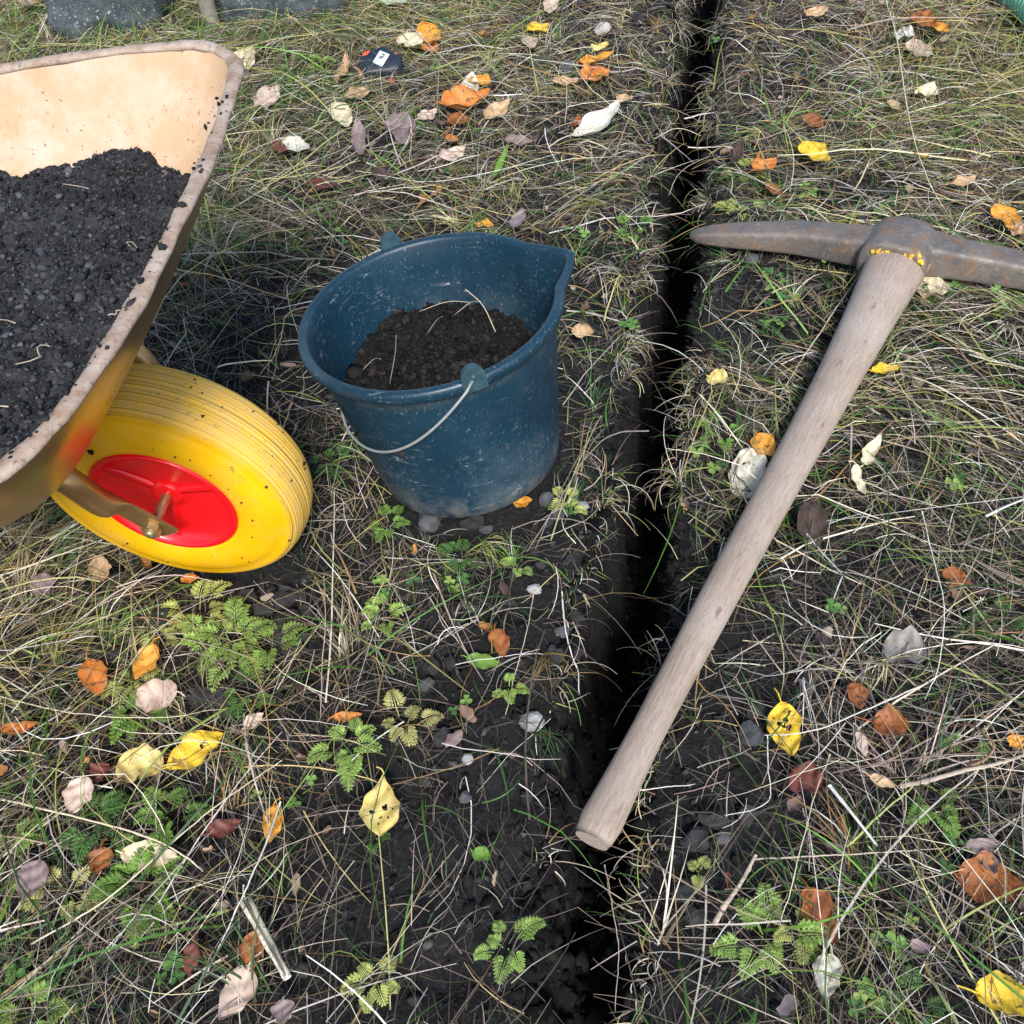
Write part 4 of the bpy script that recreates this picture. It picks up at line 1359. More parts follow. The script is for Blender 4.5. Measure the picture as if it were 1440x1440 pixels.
def leaf(px0, py0, lpx, wpx_, ang, col, label, curl=0.2, cup=0.25, lift=0.036, shape='ovate', holes=(), stalk=0.25, tilt=0.0, bite=0.0, grp=None, roll=False):
    """leaf lying on the grass; ang is the heading of stalk-to-tip in the picture, degrees clockwise from +x"""
    a = math.radians(ang); d = np.array([math.cos(a), math.sin(a)]); q = np.array([-d[1], d[0]])
    c = at(px0, py0, 0.0)
    z = max(gz(c[0], c[1]), -0.005) + lift
    c = at(px0, py0, z)
    A = at(px0 - d[0] * lpx / 2, py0 - d[1] * lpx / 2, z); B = at(px0 + d[0] * lpx / 2, py0 + d[1] * lpx / 2, z)
    C1 = at(px0 - q[0] * wpx_ / 2, py0 - q[1] * wpx_ / 2, z); C2 = at(px0 + q[0] * wpx_ / 2, py0 + q[1] * wpx_ / 2, z)
    L = np.linalg.norm(B - A)
    ex = (B - A) / L
    Wd = abs((C2 - C1) @ np.array([-ex[1], ex[0], 0]))
    rr = random.Random(int(px0 * 31 + py0 * 17))
    nu, nv = (44, 30) if holes else (22, 14)
    V, rib, mar = [], [], []
    ph = rr.uniform(0, 6)
    for i in range(nu + 1):
        s = i / nu
        if shape == 'ovate': hw = (math.sin(math.pi * s ** 0.8)) ** 0.75 * (1.04 - 0.16 * s)
        elif shape == 'round': hw = math.sqrt(max(0, 1 - (2 * s - 1) ** 2)) ** 0.9
        elif shape == 'drop': hw = (math.sin(math.pi * s ** 1.5)) ** 0.85
        else: hw = (math.sin(math.pi * s)) ** 0.9
        for j in range(nv + 1):
            t = 2 * j / nv - 1
            edge = 1 + 0.05 * math.sin(s * 23 + ph + (3 if t > 0 else 0)) - bite * max(0, math.sin(s * 9 + ph * 2 + (2 if t > 0 else 0))) * abs(t)
            x_ = (s - 0.5) * L
            y_ = t * hw * Wd / 2 * edge + 0.06 * Wd * math.sin(s * math.pi) * math.sin(ph)
            cz = cup * Wd * 0.5 * (abs(t) * hw) ** 1.5
            bz = curl * L * (s - 0.45) ** 2 * 1.6
            vein = 0.005 * Wd * math.cos(s * 26 - abs(t) * 5) * abs(t)
            wav = 0.05 * Wd * (abs(t) * hw) * math.sin(s * 9 + ph + (2.2 if t > 0 else 0)) + 0.03 * Wd * math.sin(s * 17 + t * 4 + ph)
            mar.append(min(1.0, max(abs(t) ** 3, abs(2 * s - 1) ** 5)))
            if roll:
                rr_ = Wd * 0.30 * (1 - 0.35 * s) * (1 + 0.06 * math.sin(s * 14)); al = t * 2.75
                V.append((x_, rr_ * math.sin(al), rr_ * (1 - math.cos(al)) * 0.9 + 0.004 * math.sin(s * 9))); continue_rib(rib, s, t); continue
            V.append((x_, y_, cz + bz + vein + wav))
            rib.append(0.8 if abs(t) < 0.02 else (0.12 if math.cos(s * 26 - abs(t) * 5) > 0.9 else 0.0))
    V = np.array(V)
    F = []
    for i in range(nu):
        for j in range(nv):
            s = (i + 0.5) / nu; t = 2 * (j + 0.5) / nv - 1
            if any(((s - hs) / hr) ** 2 + ((t - ht) * Wd / L * 0.5 / hr) ** 2 < 1 + 0.45 * math.sin(5 * math.atan2(t - ht, s - hs) + hs * 40) for hs, ht, hr in holes): continue
            a_ = i * (nv + 1) + j
            F.append((a_, a_ + nv + 1, a_ + nv + 2, a_ + 1))
    me = mesh(V, F)
    at2 = me.attributes.new('rib', 'FLOAT', 'POINT'); at2.data.foreach_set('value', rib)
    at3 = me.attributes.new('margin', 'FLOAT', 'POINT'); at3.data.foreach_set('value', mar)
    o = obj('leaf', me, LM[col])
    o.location = Vector(c)
    # lean a little towards the viewer's side plus chance
    o.rotation_euler = (rr.uniform(-0.16, 0.16) + tilt, rr.uniform(-0.16, 0.16), math.atan2(ex[1], ex[0]))
    tag(o, label, 'leaf', grp)
    if stalk:
        p0 = np.array([-0.5 * L + 0.01 * L, 0, curl * L * 0.33])
        pts = [p0 + np.array([0.05 * L, 0, 0]), p0, p0 + np.array([-stalk * 0.5 * L, 0.05 * L * math.sin(ph), 0.02 * L]), p0 + np.array([-stalk * L, 0.14 * L * math.sin(ph), -0.04 * L])]
        V_, F_ = sweep(smooth_path(pts, 8), [0.0011] * 3 + [0.0009] * 5, 6)
        obj('stalk', mesh(V_, F_), LM[col], o)
    return o


H1 = ((0.38, 0.1, .055), (0.42, -0.35, .05), (0.46, 0.35, .045), (0.55, -0.1, .03), (0.33, -0.3, .035))
LEAVES = [
    (42, 6, 36, 24, 80, 'pink', 'pale pink leaf leaning on the left stone block at the top edge'),
    (378, 140, 34, 28, 0, 'pink', 'pale pink rounded leaf in grass right of the tray corner'),
    (418, 206, 40, 20, 20, 'white', 'whitish curled leaf touching a dark red leaf, left of the bucket'),
    (394, 212, 26, 20, 60, 'red', 'small dark red leaf tucked under the whitish curled leaf'),
    (345, 88, 24, 40, 60, 'cream', 'cream leaf standing behind the far corner of the tray'),
    (481, 164, 34, 30, 60, 'cream', 'cream oval leaf below and left of the tape measure'),
    (501, 136, 38, 16, 150, 'tan', 'narrow tan and orange leaf just under the tape measure'),
    (483, 100, 14, 34, 0, 'tan', 'thin tan leaf standing just left of the tape measure'),
    (552, 4, 42, 26, 10, 'mint', 'pale mint green leaf cut by the top edge'),
    (604, 54, 32, 32, 60, 'amber', 'broad amber leaf right of the tape measure'),
    (606, 70, 24, 14, 20, 'orange', 'small orange leaf beneath the broad amber leaf'),
    (577, 60, 24, 40, 70, 'cream', 'long cream leaf between tape measure and broad amber leaf'),
    (565, 186, 44, 44, 70, 'mauve', 'big mauve grey leaf behind the bucket, left of the orange litter'),
    (507, 204, 44, 22, 85, 'mauve', 'slim mauve pink leaf left of the big mauve one'),
    (758, 40, 30, 18, -25, 'yellow', 'bright yellow oval leaf near the top centre'),
    (746, 63, 26, 24, 80, 'pink', 'crumpled pale pink leaf under the bright yellow oval one'),
    (656, 150, 72, 28, -14, 'orange', 'curled orange leaf with pale underside, largest behind the bucket'),
    (660, 126, 34, 30, -70, 'white', 'white leaf standing behind the large curled orange one'),
    (676, 117, 28, 20, 20, 'amber', 'spotted amber leaf beside the standing white leaf'),
    (700, 157, 40, 18, -30, 'tan', 'pointed tan leaf right of the large curled orange one'),
    (645, 170, 26, 20, 30, 'rust', 'rust brown leaf under the large curled orange one'),
    (637, 198, 20, 14, 40, 'orange', 'tiny orange leaf above the mauve white crumpled leaf'),
    (602, 163, 28, 14, -25, 'pink', 'small pink leaf left of the large curled orange one'),
    (637, 218, 38, 18, -25, 'pink', 'crumpled mauve white leaf behind the bucket rim'),
    (842, 181, 78, 27, -24, 'white', 'large white curled leaf beside the trench top'),
    (817, 174, 22, 18, 0, 'rust', 'small round rust leaf touching the large white curled leaf'),
    (840, 85, 50, 14, -6, 'amber', 'long crinkled yellow leaf left of the trench top'),
    (838, 106, 40, 22, -18, 'orange', 'orange leaf just below the long crinkled yellow one'),
    (846, 67, 22, 18, -40, 'lemon', 'small pale lemon leaf above the long crinkled yellow one'),
    (796, 118, 38, 14, -10, 'tan', 'narrow pinkish tan leaf below the grey pebble'),
    (774, 10, 30, 22, 100, 'pink', 'pinkish white leaf cut by the top edge, centre'),
    (728, 310, 38, 20, -70, 'mauve', 'upright mauve leaf right behind the bucket rim'),
    (682, 318, 26, 14, 10, 'amber', 'amber leaf peeping over the back rim of the bucket'),
    (704, 232, 44, 10, -60, 'green', 'narrow bright green leaf pointing away, behind the bucket'),
    (820, 467, 32, 18, 10, 'tan', 'peach coloured leaf right of the bucket spout'),
    (1145, 220, 46, 30, 35, 'yellow', 'bright yellow leaf with dark crease, right of the trench top'),
    (1146, 174, 34, 26, 60, 'rust', 'folded rust leaf above the creased yellow leaf'),
    (1077, 234, 34, 24, -30, 'orange', 'brick orange leaf at the right trench edge'),
    (1037, 218, 16, 30, 10, 'brown', 'small brown mauve leaf at the right lip of the trench'),
    (1302, 32, 34, 26, 30, 'rust', 'rust leaf of the pair near the top right'),
    (1325, 44, 24, 22, 60, 'amber', 'amber leaf of the pair near the top right'),
    (1271, 50, 30, 22, 10, 'white', 'bluish white leaf beside the long cream stalk'),
    (1292, 74, 38, 32, 60, 'pink', 'crumpled cream pink leaf under the bluish white one'),
    (1303, 132, 28, 22, 20, 'cream', 'small cream yellow leaf right of the long cream stalk'),
    (1414, 310, 46, 40, 60, 'amber', 'speckled yellow amber leaf above the right pick arm'),
    (1432, 326, 26, 24, 20, 'tan', 'peach tan leaf overlapping the speckled amber one'),
    (1311, 408, 50, 34, 10, 'cream', 'cream leaf with a hole under the right pick arm'),
    (1150, 20, 14, 34, 80, 'tan', 'slim tan leaf near the top, right of the trench'),
    (1357, 256, 32, 14, -10, 'tan', 'folded tan leaf midway down the right edge grass'),
    (1246, 522, 42, 18, -8, 'yellow', 'narrow golden leaf right of the pick handle'),
    (1010, 535, 32, 24, 20, 'lemon', 'yellow green leaf between trench and pick handle'),
    (1053, 668, 66, 50, -75, 'white', 'white leaf half under the pick handle'),
    (1076, 630, 42, 32, 60, 'amber', 'orange leaf behind the white one at the pick handle'),
    (1224, 640, 44, 24, -60, 'cream', 'twisted cream leaf right of the pick handle, upper piece'),
    (1208, 680, 44, 18, 70, 'cream', 'twisted cream leaf right of the pick handle, lower piece'),
    (1143, 742, 66, 48, 85, 'brown', 'dark brown wrinkled leaf close to the pick handle'),
    (1345, 812, 46, 26, 20, 'rust', 'rusty leaf half buried in straw, right side'),
    (1274, 918, 70, 52, 20, 'grey', 'large grey crumpled leaf on the right'),
    (1106, 1030, 78, 50, 78, 'yellow', 'golden leaf with dark blotches right of the handle butt'),
    (1135, 1100, 54, 50, 40, 'red', 'dark red brown leaf under the blotched golden leaf'),
    (1206, 980, 38, 32, 80, 'rust', 'rust brown leaf crossed by straws, above the amber brown one'),
    (1254, 1020, 54, 42, 10, 'rust', 'mottled amber brown leaf with stalk to the right'),
    (1212, 1048, 40, 18, 75, 'pink', 'small white pink leaf below the rust brown ones'),
    (1154, 1288, 90, 50, 65, 'rust', 'torn orange brown leaf above the small white leaf'),
    (1164, 1375, 68, 46, 100, 'white', 'white speckled leaf near the bottom right'),
    (1410, 1404, 82, 60, 10, 'yellow', 'big yellow leaf cut by the bottom right corner'),
    (1392, 1246, 100, 74, 10, 'rust', 'largest orange brown leaf, netted with straw at the right edge'),
    (1380, 1190, 52, 24, -10, 'mauve', 'mauve brown leaf just above the largest orange brown one'),
    (1430, 1044, 24, 26, 60, 'amber', 'mustard leaf cut by the right edge'),
    (1240, 1100, 40, 16, 20, 'tan', 'little tan leaf by the flat dry stalk'),
    (144, 804, 44, 36, 70, 'tan', 'orange tan leaf below the wheel'),
    (62, 822, 42, 30, -20, 'mauve', 'pink brown leaf at the left edge below the wheel'),
    (133, 955, 52, 42, 70, 'orange', 'wrinkled orange leaf left of the brown orange one'),
    (206, 934, 56, 36, 115, 'amber', 'brown orange glossy leaf behind the pale pink round one'),
    (221, 977, 60, 42, 175, 'pink', 'pale pink round leaf among green chervil'),
    (275, 1058, 98, 44, -27, 'yellow', 'long yellow speckled leaf on the left'),
    (197, 1080, 66, 52, 175, 'lemon', 'pale yellow round leaf beside the long yellow one'),
    (538, 1132, 92, 56, 92, 'lemon', 'pale yellow leaf with black holes, bottom centre left'),
    (30, 1024, 60, 18, -4, 'orange', 'narrow orange leaf at the left edge'),
    (112, 1120, 56, 40, 110, 'pink', 'pinkish grey folded leaf on the lower left'),
    (142, 1086, 34, 28, -40, 'red', 'dark red leaf behind the pinkish grey folded one'),
    (214, 1206, 88, 42, 8, 'cream', 'broad cream tan leaf on the lower left'),
    (140, 1212, 40, 36, 100, 'rust', 'amber brown leaf left of the broad cream tan one'),
    (382, 1160, 58, 30, 95, 'amber', 'upright amber leaf in long grass'),
    (316, 1166, 52, 26, -25, 'red', 'red brown curled leaf left of the upright amber one'),
    (375, 1322, 118, 32, 62, 'white', 'rolled greyish white leaf standing diagonally'),
    (357, 1338, 58, 34, 100, 'rust', 'rust leaf hidden behind the rolled white leaf'),
    (333, 1398, 88, 48, 118, 'pink', 'pale pink leaf at the bottom edge, left'),
    (398, 1424, 38, 36, 90, 'mauve', 'mauve brown leaf at the bottom edge, left'),
    (268, 1350, 48, 24, 100, 'red', 'dark crimson leaf low among bottom left straws'),
    (46, 1240, 64, 40, 110, 'mauve', 'purple brown shrivelled leaf at the lower left edge'),
    (490, 1008, 42, 14, -5, 'orange', 'slim orange leaf beside the chervil, left centre'),
    (681, 932, 52, 22, 12, 'green', 'fresh green leaf on bare soil below the bucket'),
    (702, 905, 40, 30, 70, 'rust', 'rust leaf above the fresh green leaf'),
    (678, 1204, 28, 24, 20, 'green', 'small green leaf near the bottom centre'),
    (735, 706, 28, 18, 0, 'amber', 'orange scrap peeping from under the bucket'),
    (268, 814, 28, 16, 0, 'orange', 'small orange leaf under the wheel'),
    (358, 1014, 34, 18, -35, 'pink', 'small pinkish curled leaf by the dark stones'),
    (1160, 900, 30, 16, 40, 'brown', 'tiny dark leaf midway right of the handle'),
    (540, 250, 34, 20, 30, 'brown', 'dark brown leaf in straw behind the bucket, left'),
    (455, 262, 44, 26, 20, 'red', 'purple red leaf in thin straw left of the bucket'),
    (1090, 268, 28, 14, 40, 'rust', 'small rust leaf above the left pick arm'),
    (1258, 150, 24, 16, 60, 'tan', 'small tan leaf in straw left of the long cream stalk'),
    (730, 200, 40, 14, 0, 'mauve', 'slim mauve leaf under long stems left of the white curled leaf'),
    (880, 140, 24, 14, 30, 'tan', 'small tan leaf on the left trench bank'),
]
SPEC = {
    'bright yellow oval leaf near the top centre': dict(curl=0.15), 'curled orange leaf with pale underside, largest behind the bucket': dict(curl=0.5, cup=0.6),
    'large white curled leaf beside the trench top': dict(curl=0.5, cup=0.5, shape='long', stalk=0.4), 'long crinkled yellow leaf left of the trench top': dict(bite=0.35, curl=0.3),
    'white leaf half under the pick handle': dict(shape='round', stalk=0.3, holes=((0.7, 0.4, .03),)), 'cream leaf with a hole under the right pick arm': dict(holes=((0.25, 0.2, .09),), bite=0.2),
    'twisted cream leaf right of the pick handle, upper piece': dict(curl=0.6, cup=0.6, bite=0.3), 'twisted cream leaf right of the pick handle, lower piece': dict(curl=0.5, cup=0.5, bite=0.4),
    'dark brown wrinkled leaf close to the pick handle': dict(cup=0.4, bite=0.15), 'large grey crumpled leaf on the right': dict(cup=0.5, bite=0.25, lift=0.026),
    'golden leaf with dark blotches right of the handle butt': dict(holes=((0.3, 0.1, .05), (0.34, -0.3, .045), (0.42, 0.25, .05), (0.38, 0.0, .035)), bite=0.15),
    'torn orange brown leaf above the small white leaf': dict(bite=0.25, cup=0.35), 'largest orange brown leaf, netted with straw at the right edge': dict(lift=0.022, cup=0.35, bite=0.15),
    'mottled amber brown leaf with stalk to the right': dict(stalk=0.5, bite=0.15), 'big yellow leaf cut by the bottom right corner': dict(shape='round', curl=0.1),
    'pale pink round leaf among green chervil': dict(shape='round', curl=0.12), 'long yellow speckled leaf on the left': dict(shape='long', curl=0.15, holes=((0.62, 0.05, .035), (0.67, 0.15, .03))),
    'pale yellow round leaf beside the long yellow one': dict(shape='round', curl=0.12, holes=((0.45, 0.85, .05),)), 'pale yellow leaf with black holes, bottom centre left': dict(shape='drop', holes=((0.55, 0.25, .040), (0.62, -0.42, .034), (0.58, 0.62, .024), (0.72, 0.40, .022), (0.80, -0.15, .028), (0.68, 0.02, .018), (0.74, -0.50, .016)), curl=0.12),
    'pale pink rounded leaf in grass right of the tray corner': dict(shape='round'), 'rolled greyish white leaf standing diagonally': dict(roll=True, curl=0.1, lift=0.040, stalk=0.2),
    'orange leaf behind the white one at the pick handle': dict(holes=((0.5, 0.3, .04),)), 'narrow bright green leaf pointing away, behind the bucket': dict(shape='long', stalk=0),
    'fresh green leaf on bare soil below the bucket': dict(lift=0.014, stalk=0.15), 'orange scrap peeping from under the bucket': dict(lift=0.012, stalk=0), 'small orange leaf under the wheel': dict(lift=0.012, stalk=0),
}
for (x0, y0, l0, w0, a0, c0, lab) in LEAVES:
    kw = dict(SPEC.get(lab, {}))
    rr = random.Random(x0 * 7 + y0)
    kw.setdefault('curl', rr.uniform(0.12, 0.4)); kw.setdefault('cup', rr.uniform(0.15, 0.45)); kw.setdefault('bite', rr.choice([0, 0, 0.12, 0.2]))
    kw.setdefault('lift', rr.uniform(0.026, 0.040)); kw.setdefault('stalk', rr.choice([0.12, 0.2, 0.3]))
    leaf(x0, y0, l0, w0, a0, c0, lab, **kw)

# crumbled leaf litter too small to pick apart
x, y = sample_area(2600)
a, d = field(x, y)
k = (RNG.random(len(x)) < 0.30 + 0.25 * (a[:, 0] > 0.6)) & ~in_trench(x, y, 0.01) & ~blocked(x, y, np.full(len(x), 0.02)) & (np.minimum(seg_dist(x, y, HA, HB), np.minimum(seg_dist(x, y, PE, PL), seg_dist(x, y, PE, PR))) > 0.06)
x, y = x[k], y[k]
N = len(x)
gu, gv = 6, 4
S, T = np.meshgrid(np.linspace(0, 1, gu), np.linspace(-1, 1, gv), indexing='ij')
Lf = RNG.uniform(0.006, 0.026, N); Wf = Lf * RNG.uniform(0.3, 0.75, N); hdg = RNG.uniform(0, 6.28, N)
jag = 1 + 0.25 * RNG.standard_normal((N, gu, gv))
LX = (S[None] - 0.5) * Lf[:, None, None]
LY = T[None] * (np.sin(np.pi * (0.08 + 0.84 * S[None])) ** 0.7) * Wf[:, None, None] * 0.5 * jag
LZ = RNG.uniform(-0.3, 1.0, N)[:, None, None] * Wf[:, None, None] * T[None] ** 2 + RNG.uniform(-0.4, 0.9, N)[:, None, None] * Lf[:, None, None] * (S[None] - 0.5) ** 2 + RNG.uniform(-0.35, 0.35, N)[:, None, None] * LX + RNG.uniform(-0.5, 0.5, N)[:, None, None] * LY
ch, sh = np.cos(hdg)[:, None, None], np.sin(hdg)[:, None, None]
zb = ground_h(x, y, False) + RNG.uniform(0.006, 0.032, N)
LV_ = np.stack([x[:, None, None] + LX * ch - LY * sh, y[:, None, None] + LX * sh + LY * ch, zb[:, None, None] + LZ], -1).reshape(-1, 3)
bi = (np.arange(gu - 1)[:, None] * gv + np.arange(gv - 1)[None, :]).ravel()
LF_ = (np.stack([bi, bi + gv, bi + gv + 1, bi + 1], -1)[None] + (np.arange(N) * gu * gv)[:, None, None]).reshape(-1, 4)
PAL_LIT = [(.20, .13, .10), (.12, .075, .06), (.30, .20, .14), (.36, .28, .22), (.16, .06, .045), (.08, .055, .05), (.42, .20, .06), (.48, .38, .26), (.26, .20, .19)]
tag(obj('leaf_litter', mesh_np(LV_, LF_, np.repeat(pick_cols(PAL_LIT, N, 0.2), gu * gv, axis=0)), M['herb']), 'brown scraps of crumbled dead leaves among the grass', 'leaf litter', kind='stuff')

# ------------------------------------------------------------------ small green plants


def herb_mesh(fronds):
    """feathery chervil-like leaf sprays; fronds: list of (origin, heading, length, rise, tint)"""
    V, F, C = [], [], []

    def leaflet(p, ax, sd, up, L, W, tint):
        b = len(V)
        for (s, w, h) in ((0, 0, 0), (.32, .42, .10), (.55, .22, .12), (.72, .30, .08), (1.0, 0, -.05), (.72, -.30, .08), (.55, -.22, .12), (.32, -.42, .10)):
            V.append(p + ax * s * L + sd * w * W + up * h * L); C.append(tint)
        F.extend([(b, b + 1, b + 2, b + 6), (b, b + 6, b + 7, b), (b + 2, b + 3, b + 5, b + 6), (b + 3, b + 4, b + 5, b + 3)])

    for (o_, hd, L, rise, tint) in fronds:
        up = np.array([0, 0, 1.0]); d = np.array([math.cos(hd), math.sin(hd), 0])
        s_ = np.array([-d[1], d[0], 0])
        pts = [o_ + d * L * s + up * L * (rise * math.sin(s * 1.9) - 0.25 * s * s) for s in np.linspace(0, 1, 9)]
        # rachis
        for i in range(8):
            b = len(V)
            for p in (pts[i], pts[i + 1]):
                V.extend([p - s_ * 0.0006, p + s_ * 0.0006]); C.extend([tint * 0.9] * 2)
            F.append((b, b + 1, b + 3, b + 2))
        for i in range(2, 9):
            base = pts[i]
            tang = pts[i] - pts[i - 1]; tang /= np.linalg.norm(tang)
            ll = L * (0.42 * (1 - (i - 2) / 7.5)) + 0.003
            for sg in (-1, 1):
                ax = tang * 0.55 + s_ * sg * 0.85 + up * random.uniform(-0.1, 0.25); ax /= np.linalg.norm(ax)
                sd = np.cross(ax, up); sd /= np.linalg.norm(sd); u2_ = np.cross(sd, ax)
                tt2 = tint * random.uniform(0.8, 1.25)
                leaflet(base + ax * ll * 0.45, ax, sd, u2_, ll * 0.58, ll * 0.34, tt2)
                for q, f in ((0.22, .38), (0.42, .36), (0.62, .28)):
                    for s2 in (-1, 1):
                        a2 = ax * 0.6 + sd * s2 * 0.8 + up * 0.1; a2 /= np.linalg.norm(a2)
                        sd2 = np.cross(a2, up); sd2 /= np.linalg.norm(sd2)
                        leaflet(base + ax * ll * q, a2, sd2, np.cross(sd2, a2), ll * f, ll * f * 0.50, tt2 * random.uniform(0.9, 1.1))
        leaflet(pts[-1], tang, s_, up, L * 0.16, L * 0.12, tint)
    return np.array(V), F, np.array(C)


def tinted(V, F, C, mat, name, parent=None, off=None):
    F3 = [tuple(dict.fromkeys(f)) for f in F]
    me = mesh(V if off is None else V - off, F3, False)
    a = me.color_attributes.new('tint', 'FLOAT_COLOR', 'POINT')
    c4 = np.ones((len(V), 4), np.float32); c4[:, :3] = C
    a.data.foreach_set('color', c4.ravel())
    return obj(name, me, mat, parent)


GT = {'g': (.15, .28, .05), 'y': (.38, .42, .12), 'd': (.075, .16, .04), 'p': (.46, .44, .17), 'l': (.25, .38, .09)}
HERBS = [
    (325, 908, 125, 11, 'l', 'largest feathery green chervil clump, beside the dark clods'),
    (382, 915, 70, 5, 'l', 'green chervil spray on the right of the largest clump'),
    (285, 868, 80, 5, 'y', 'yellowish chervil spray above the largest clump'),
    (186, 968, 62, 5, 'y', 'yellow green chervil left of the pale pink round leaf'),
    (196, 1008, 80, 6, 'g', 'green chervil under the pale pink round leaf'),
    (228, 900, 50, 4, 'y', 'small yellow chervil on the brown orange glossy leaf'),
    (345, 985, 62, 4, 'd', 'dark chervil frond between the two dark stones'),
    (498, 1058, 80, 6, 'l', 'bright chervil left of the pale one above the holed leaf'),
    (572, 1024, 72, 5, 'p', 'pale straw coloured chervil above the holed leaf'),
    (205, 1250, 130, 10, 'g', 'wide chervil clump below the broad cream leaf'),
    (140, 1158, 90, 7, 'd', 'dark feathery clump under the pale yellow round leaf'),
    (235, 1150, 80, 5, 'g', 'chervil spray right of the dark feathery clump'),
    (14, 1205, 80, 6, 'l', 'bright green spray at the left edge, lower down'),
    (95, 1258, 70, 5, 'p', 'yellow feathery sprig on the lower left'),
    (45, 1425, 70, 5, 'l', 'green spray in the bottom left corner'),
    (190, 728, 60, 5, 'd', 'dark green weed behind the lower edge of the wheel'),
    (715, 1335, 64, 5, 'l', 'feathery green plant at the bottom centre'),
    (528, 1382, 60, 4, 'y', 'small chervil at the bottom edge left of centre'),
    (540, 872, 60, 4, 'l', 'chervil sprig in straw below the bucket'),
    (548, 740, 44, 4, 'g', 'small weed at the foot of the bucket, left'),
    (650, 790, 70, 4, 'd', 'low dark weed on the soil below the bucket'),
    (715, 972, 40, 3, 'l', 'lone chervil leaf on bare soil left of the trench'),
    (796, 712, 44, 4, 'y', 'yellow green tuft by the white pebbles'),
    (725, 800, 36, 3, 'l', 'tiny sprig on the soil bank'),
    (1072, 1318, 100, 7, 'l', 'leafy green plant left of the torn orange brown leaf'),
    (1126, 1314, 54, 3, 'y', 'yellow green sprig touching the torn orange brown leaf'),
    (1052, 246, 50, 4, 'y', 'pale chervil at the trench edge beside the brick orange leaf'),
    (1310, 1142, 66, 4, 'g', 'green feathery sprig under the flat dry stalk'),
    (982, 1226, 30, 2, 'y', 'tiny fern tip on dark clods right of the handle butt'),
    (1365, 1052, 44, 3, 'g', 'small feathery weed inside the bent stalk on the right'),
    (24, 44, 80, 6, 'g', 'green weed in the top left corner'),
    (430, 100, 70, 6, 'l', 'fluffy green weed right of the tray corner'),
    (530, 1180, 30, 2, 'd', 'dark weed tip beside the holed leaf'),
    (1040, 300, 50, 4, 'y', 'yellowish weed just above the pick point'),
    (1010, 610, 50, 4, 'g', 'weed on the right trench bank'),
    (560, 545, 0, 0, 'g', ''),
    (470, 650, 54, 4, 'd', 'dark weed between the wheel and the bucket'),
    (650, 250, 40, 3, 'd', 'low green weed behind the bucket'),
    (890, 330, 46, 4, 'g', 'weed on the left trench bank beside the spout'),
    (1280, 1425, 66, 4, 'd', 'dark weed at the bottom edge right of the white speckled leaf'),
    (1400, 880, 60, 4, 'd', 'dark weed at the right edge'),
]
for (x0, y0, sz, nf, tn, lab) in HERBS:
    if not sz: continue
    c = at(x0, y0, 0.0); z = gz(c[0], c[1]); c = at(x0, y0, max(z, -0.01) + 0.016)
    mpp = np.linalg.norm(c - CP) / FPX
    R = sz * mpp * 0.5
    fr = []
    nf = int(nf * 1.5)
    for k in range(nf):
        a_ = 2 * math.pi * k / nf + random.uniform(-0.5, 0.5)
        o_ = c + np.array([math.cos(a_), math.sin(a_), 0]) * R * random.uniform(0.0, 0.65) + np.array([0, 0, random.uniform(-0.006, 0.008)])
        fr.append((o_, a_ + random.uniform(-0.6, 0.6), min(0.033, R * random.uniform(0.4, 0.95)) + 0.005, random.uniform(0.25, 0.75), np.array(GT[tn]) * random.uniform(0.75, 1.25)))
    root = empty('chervil', tuple(c - np.array([0, 0, 0.016])))
    tag(root, lab, 'weed')
    r0 = np.array(root.location)
    for f1 in fr:
        tinted(*herb_mesh([f1]), M['herb'], 'frond', root, r0)
    V_, F_ = sweep([r0 - np.array([0, 0, 0.01]), r0 + np.array([0.001, 0, 0.008]), c], 0.0012, 6)
    obj('stem', mesh(V_ - r0, F_), LM['green'], root)

CLOVER = [
    (1085, 395, 6, 'clover patch between the left pick arm and the handle'), (1112, 424, 7, 'clover patch lower down beside the thin stalk'), (1090, 455, 5, 'small clover patch on soil left of the handle'),
    (1165, 375, 4, 'clover under the left pick arm'), (1410, 425, 6, 'clover trail below the right pick arm'), (1345, 405, 4, 'clover sprig by the cream holed leaf'),
    (1350, 690, 3, 'clover on the far right, mid height'), (1330, 600, 3, 'clover above the mid right straw swirl'), (1225, 1400, 6, 'clover beside the white speckled leaf'), (1255, 1330, 4, 'clover above the bottom right corner'),
    (345, 44, 4, 'clover sprig by the stone blocks'), (650, 1010, 2, 'clover leaf on dark soil, centre'), (545, 815, 4, 'round leaved weed under the straw below the bucket'), (645, 818, 3, 'pale three leaved clover on soil below the bucket'),
    (1215, 180, 4, 'clover sprig in straw right of the creased yellow leaf'), (1330, 195, 4, 'clover sprig under the cream yellow leaf'), (1130, 270, 5, 'clover patch above the left pick arm'), (1240, 292, 4, 'clover touching the top of the pick head'),
    (690, 88, 4, 'dark green clover near the top centre'), (592, 178, 3, 'clover by the small pink leaf'), (810, 330, 5, 'clover right behind the bucket spout'), (1005, 60, 3, 'clover at the top of the right trench bank'),
    (400, 1100, 3, 'broad green seedling by the upright amber leaf'), (235, 1385, 3, 'pale green seedling on the lower left'), (1170, 860, 3, 'clover in the middle right straw'), (1330, 1180, 4, 'dark clover above the mauve brown leaf'),
    (880, 460, 4, 'clover on the left trench bank beside the peach leaf'), (480, 330, 3, 'clover left of the bucket rim'), (1000, 655, 4, 'clover left of the white leaf'), (20, 1340, 3, 'green seedling at the lower left edge'),
]
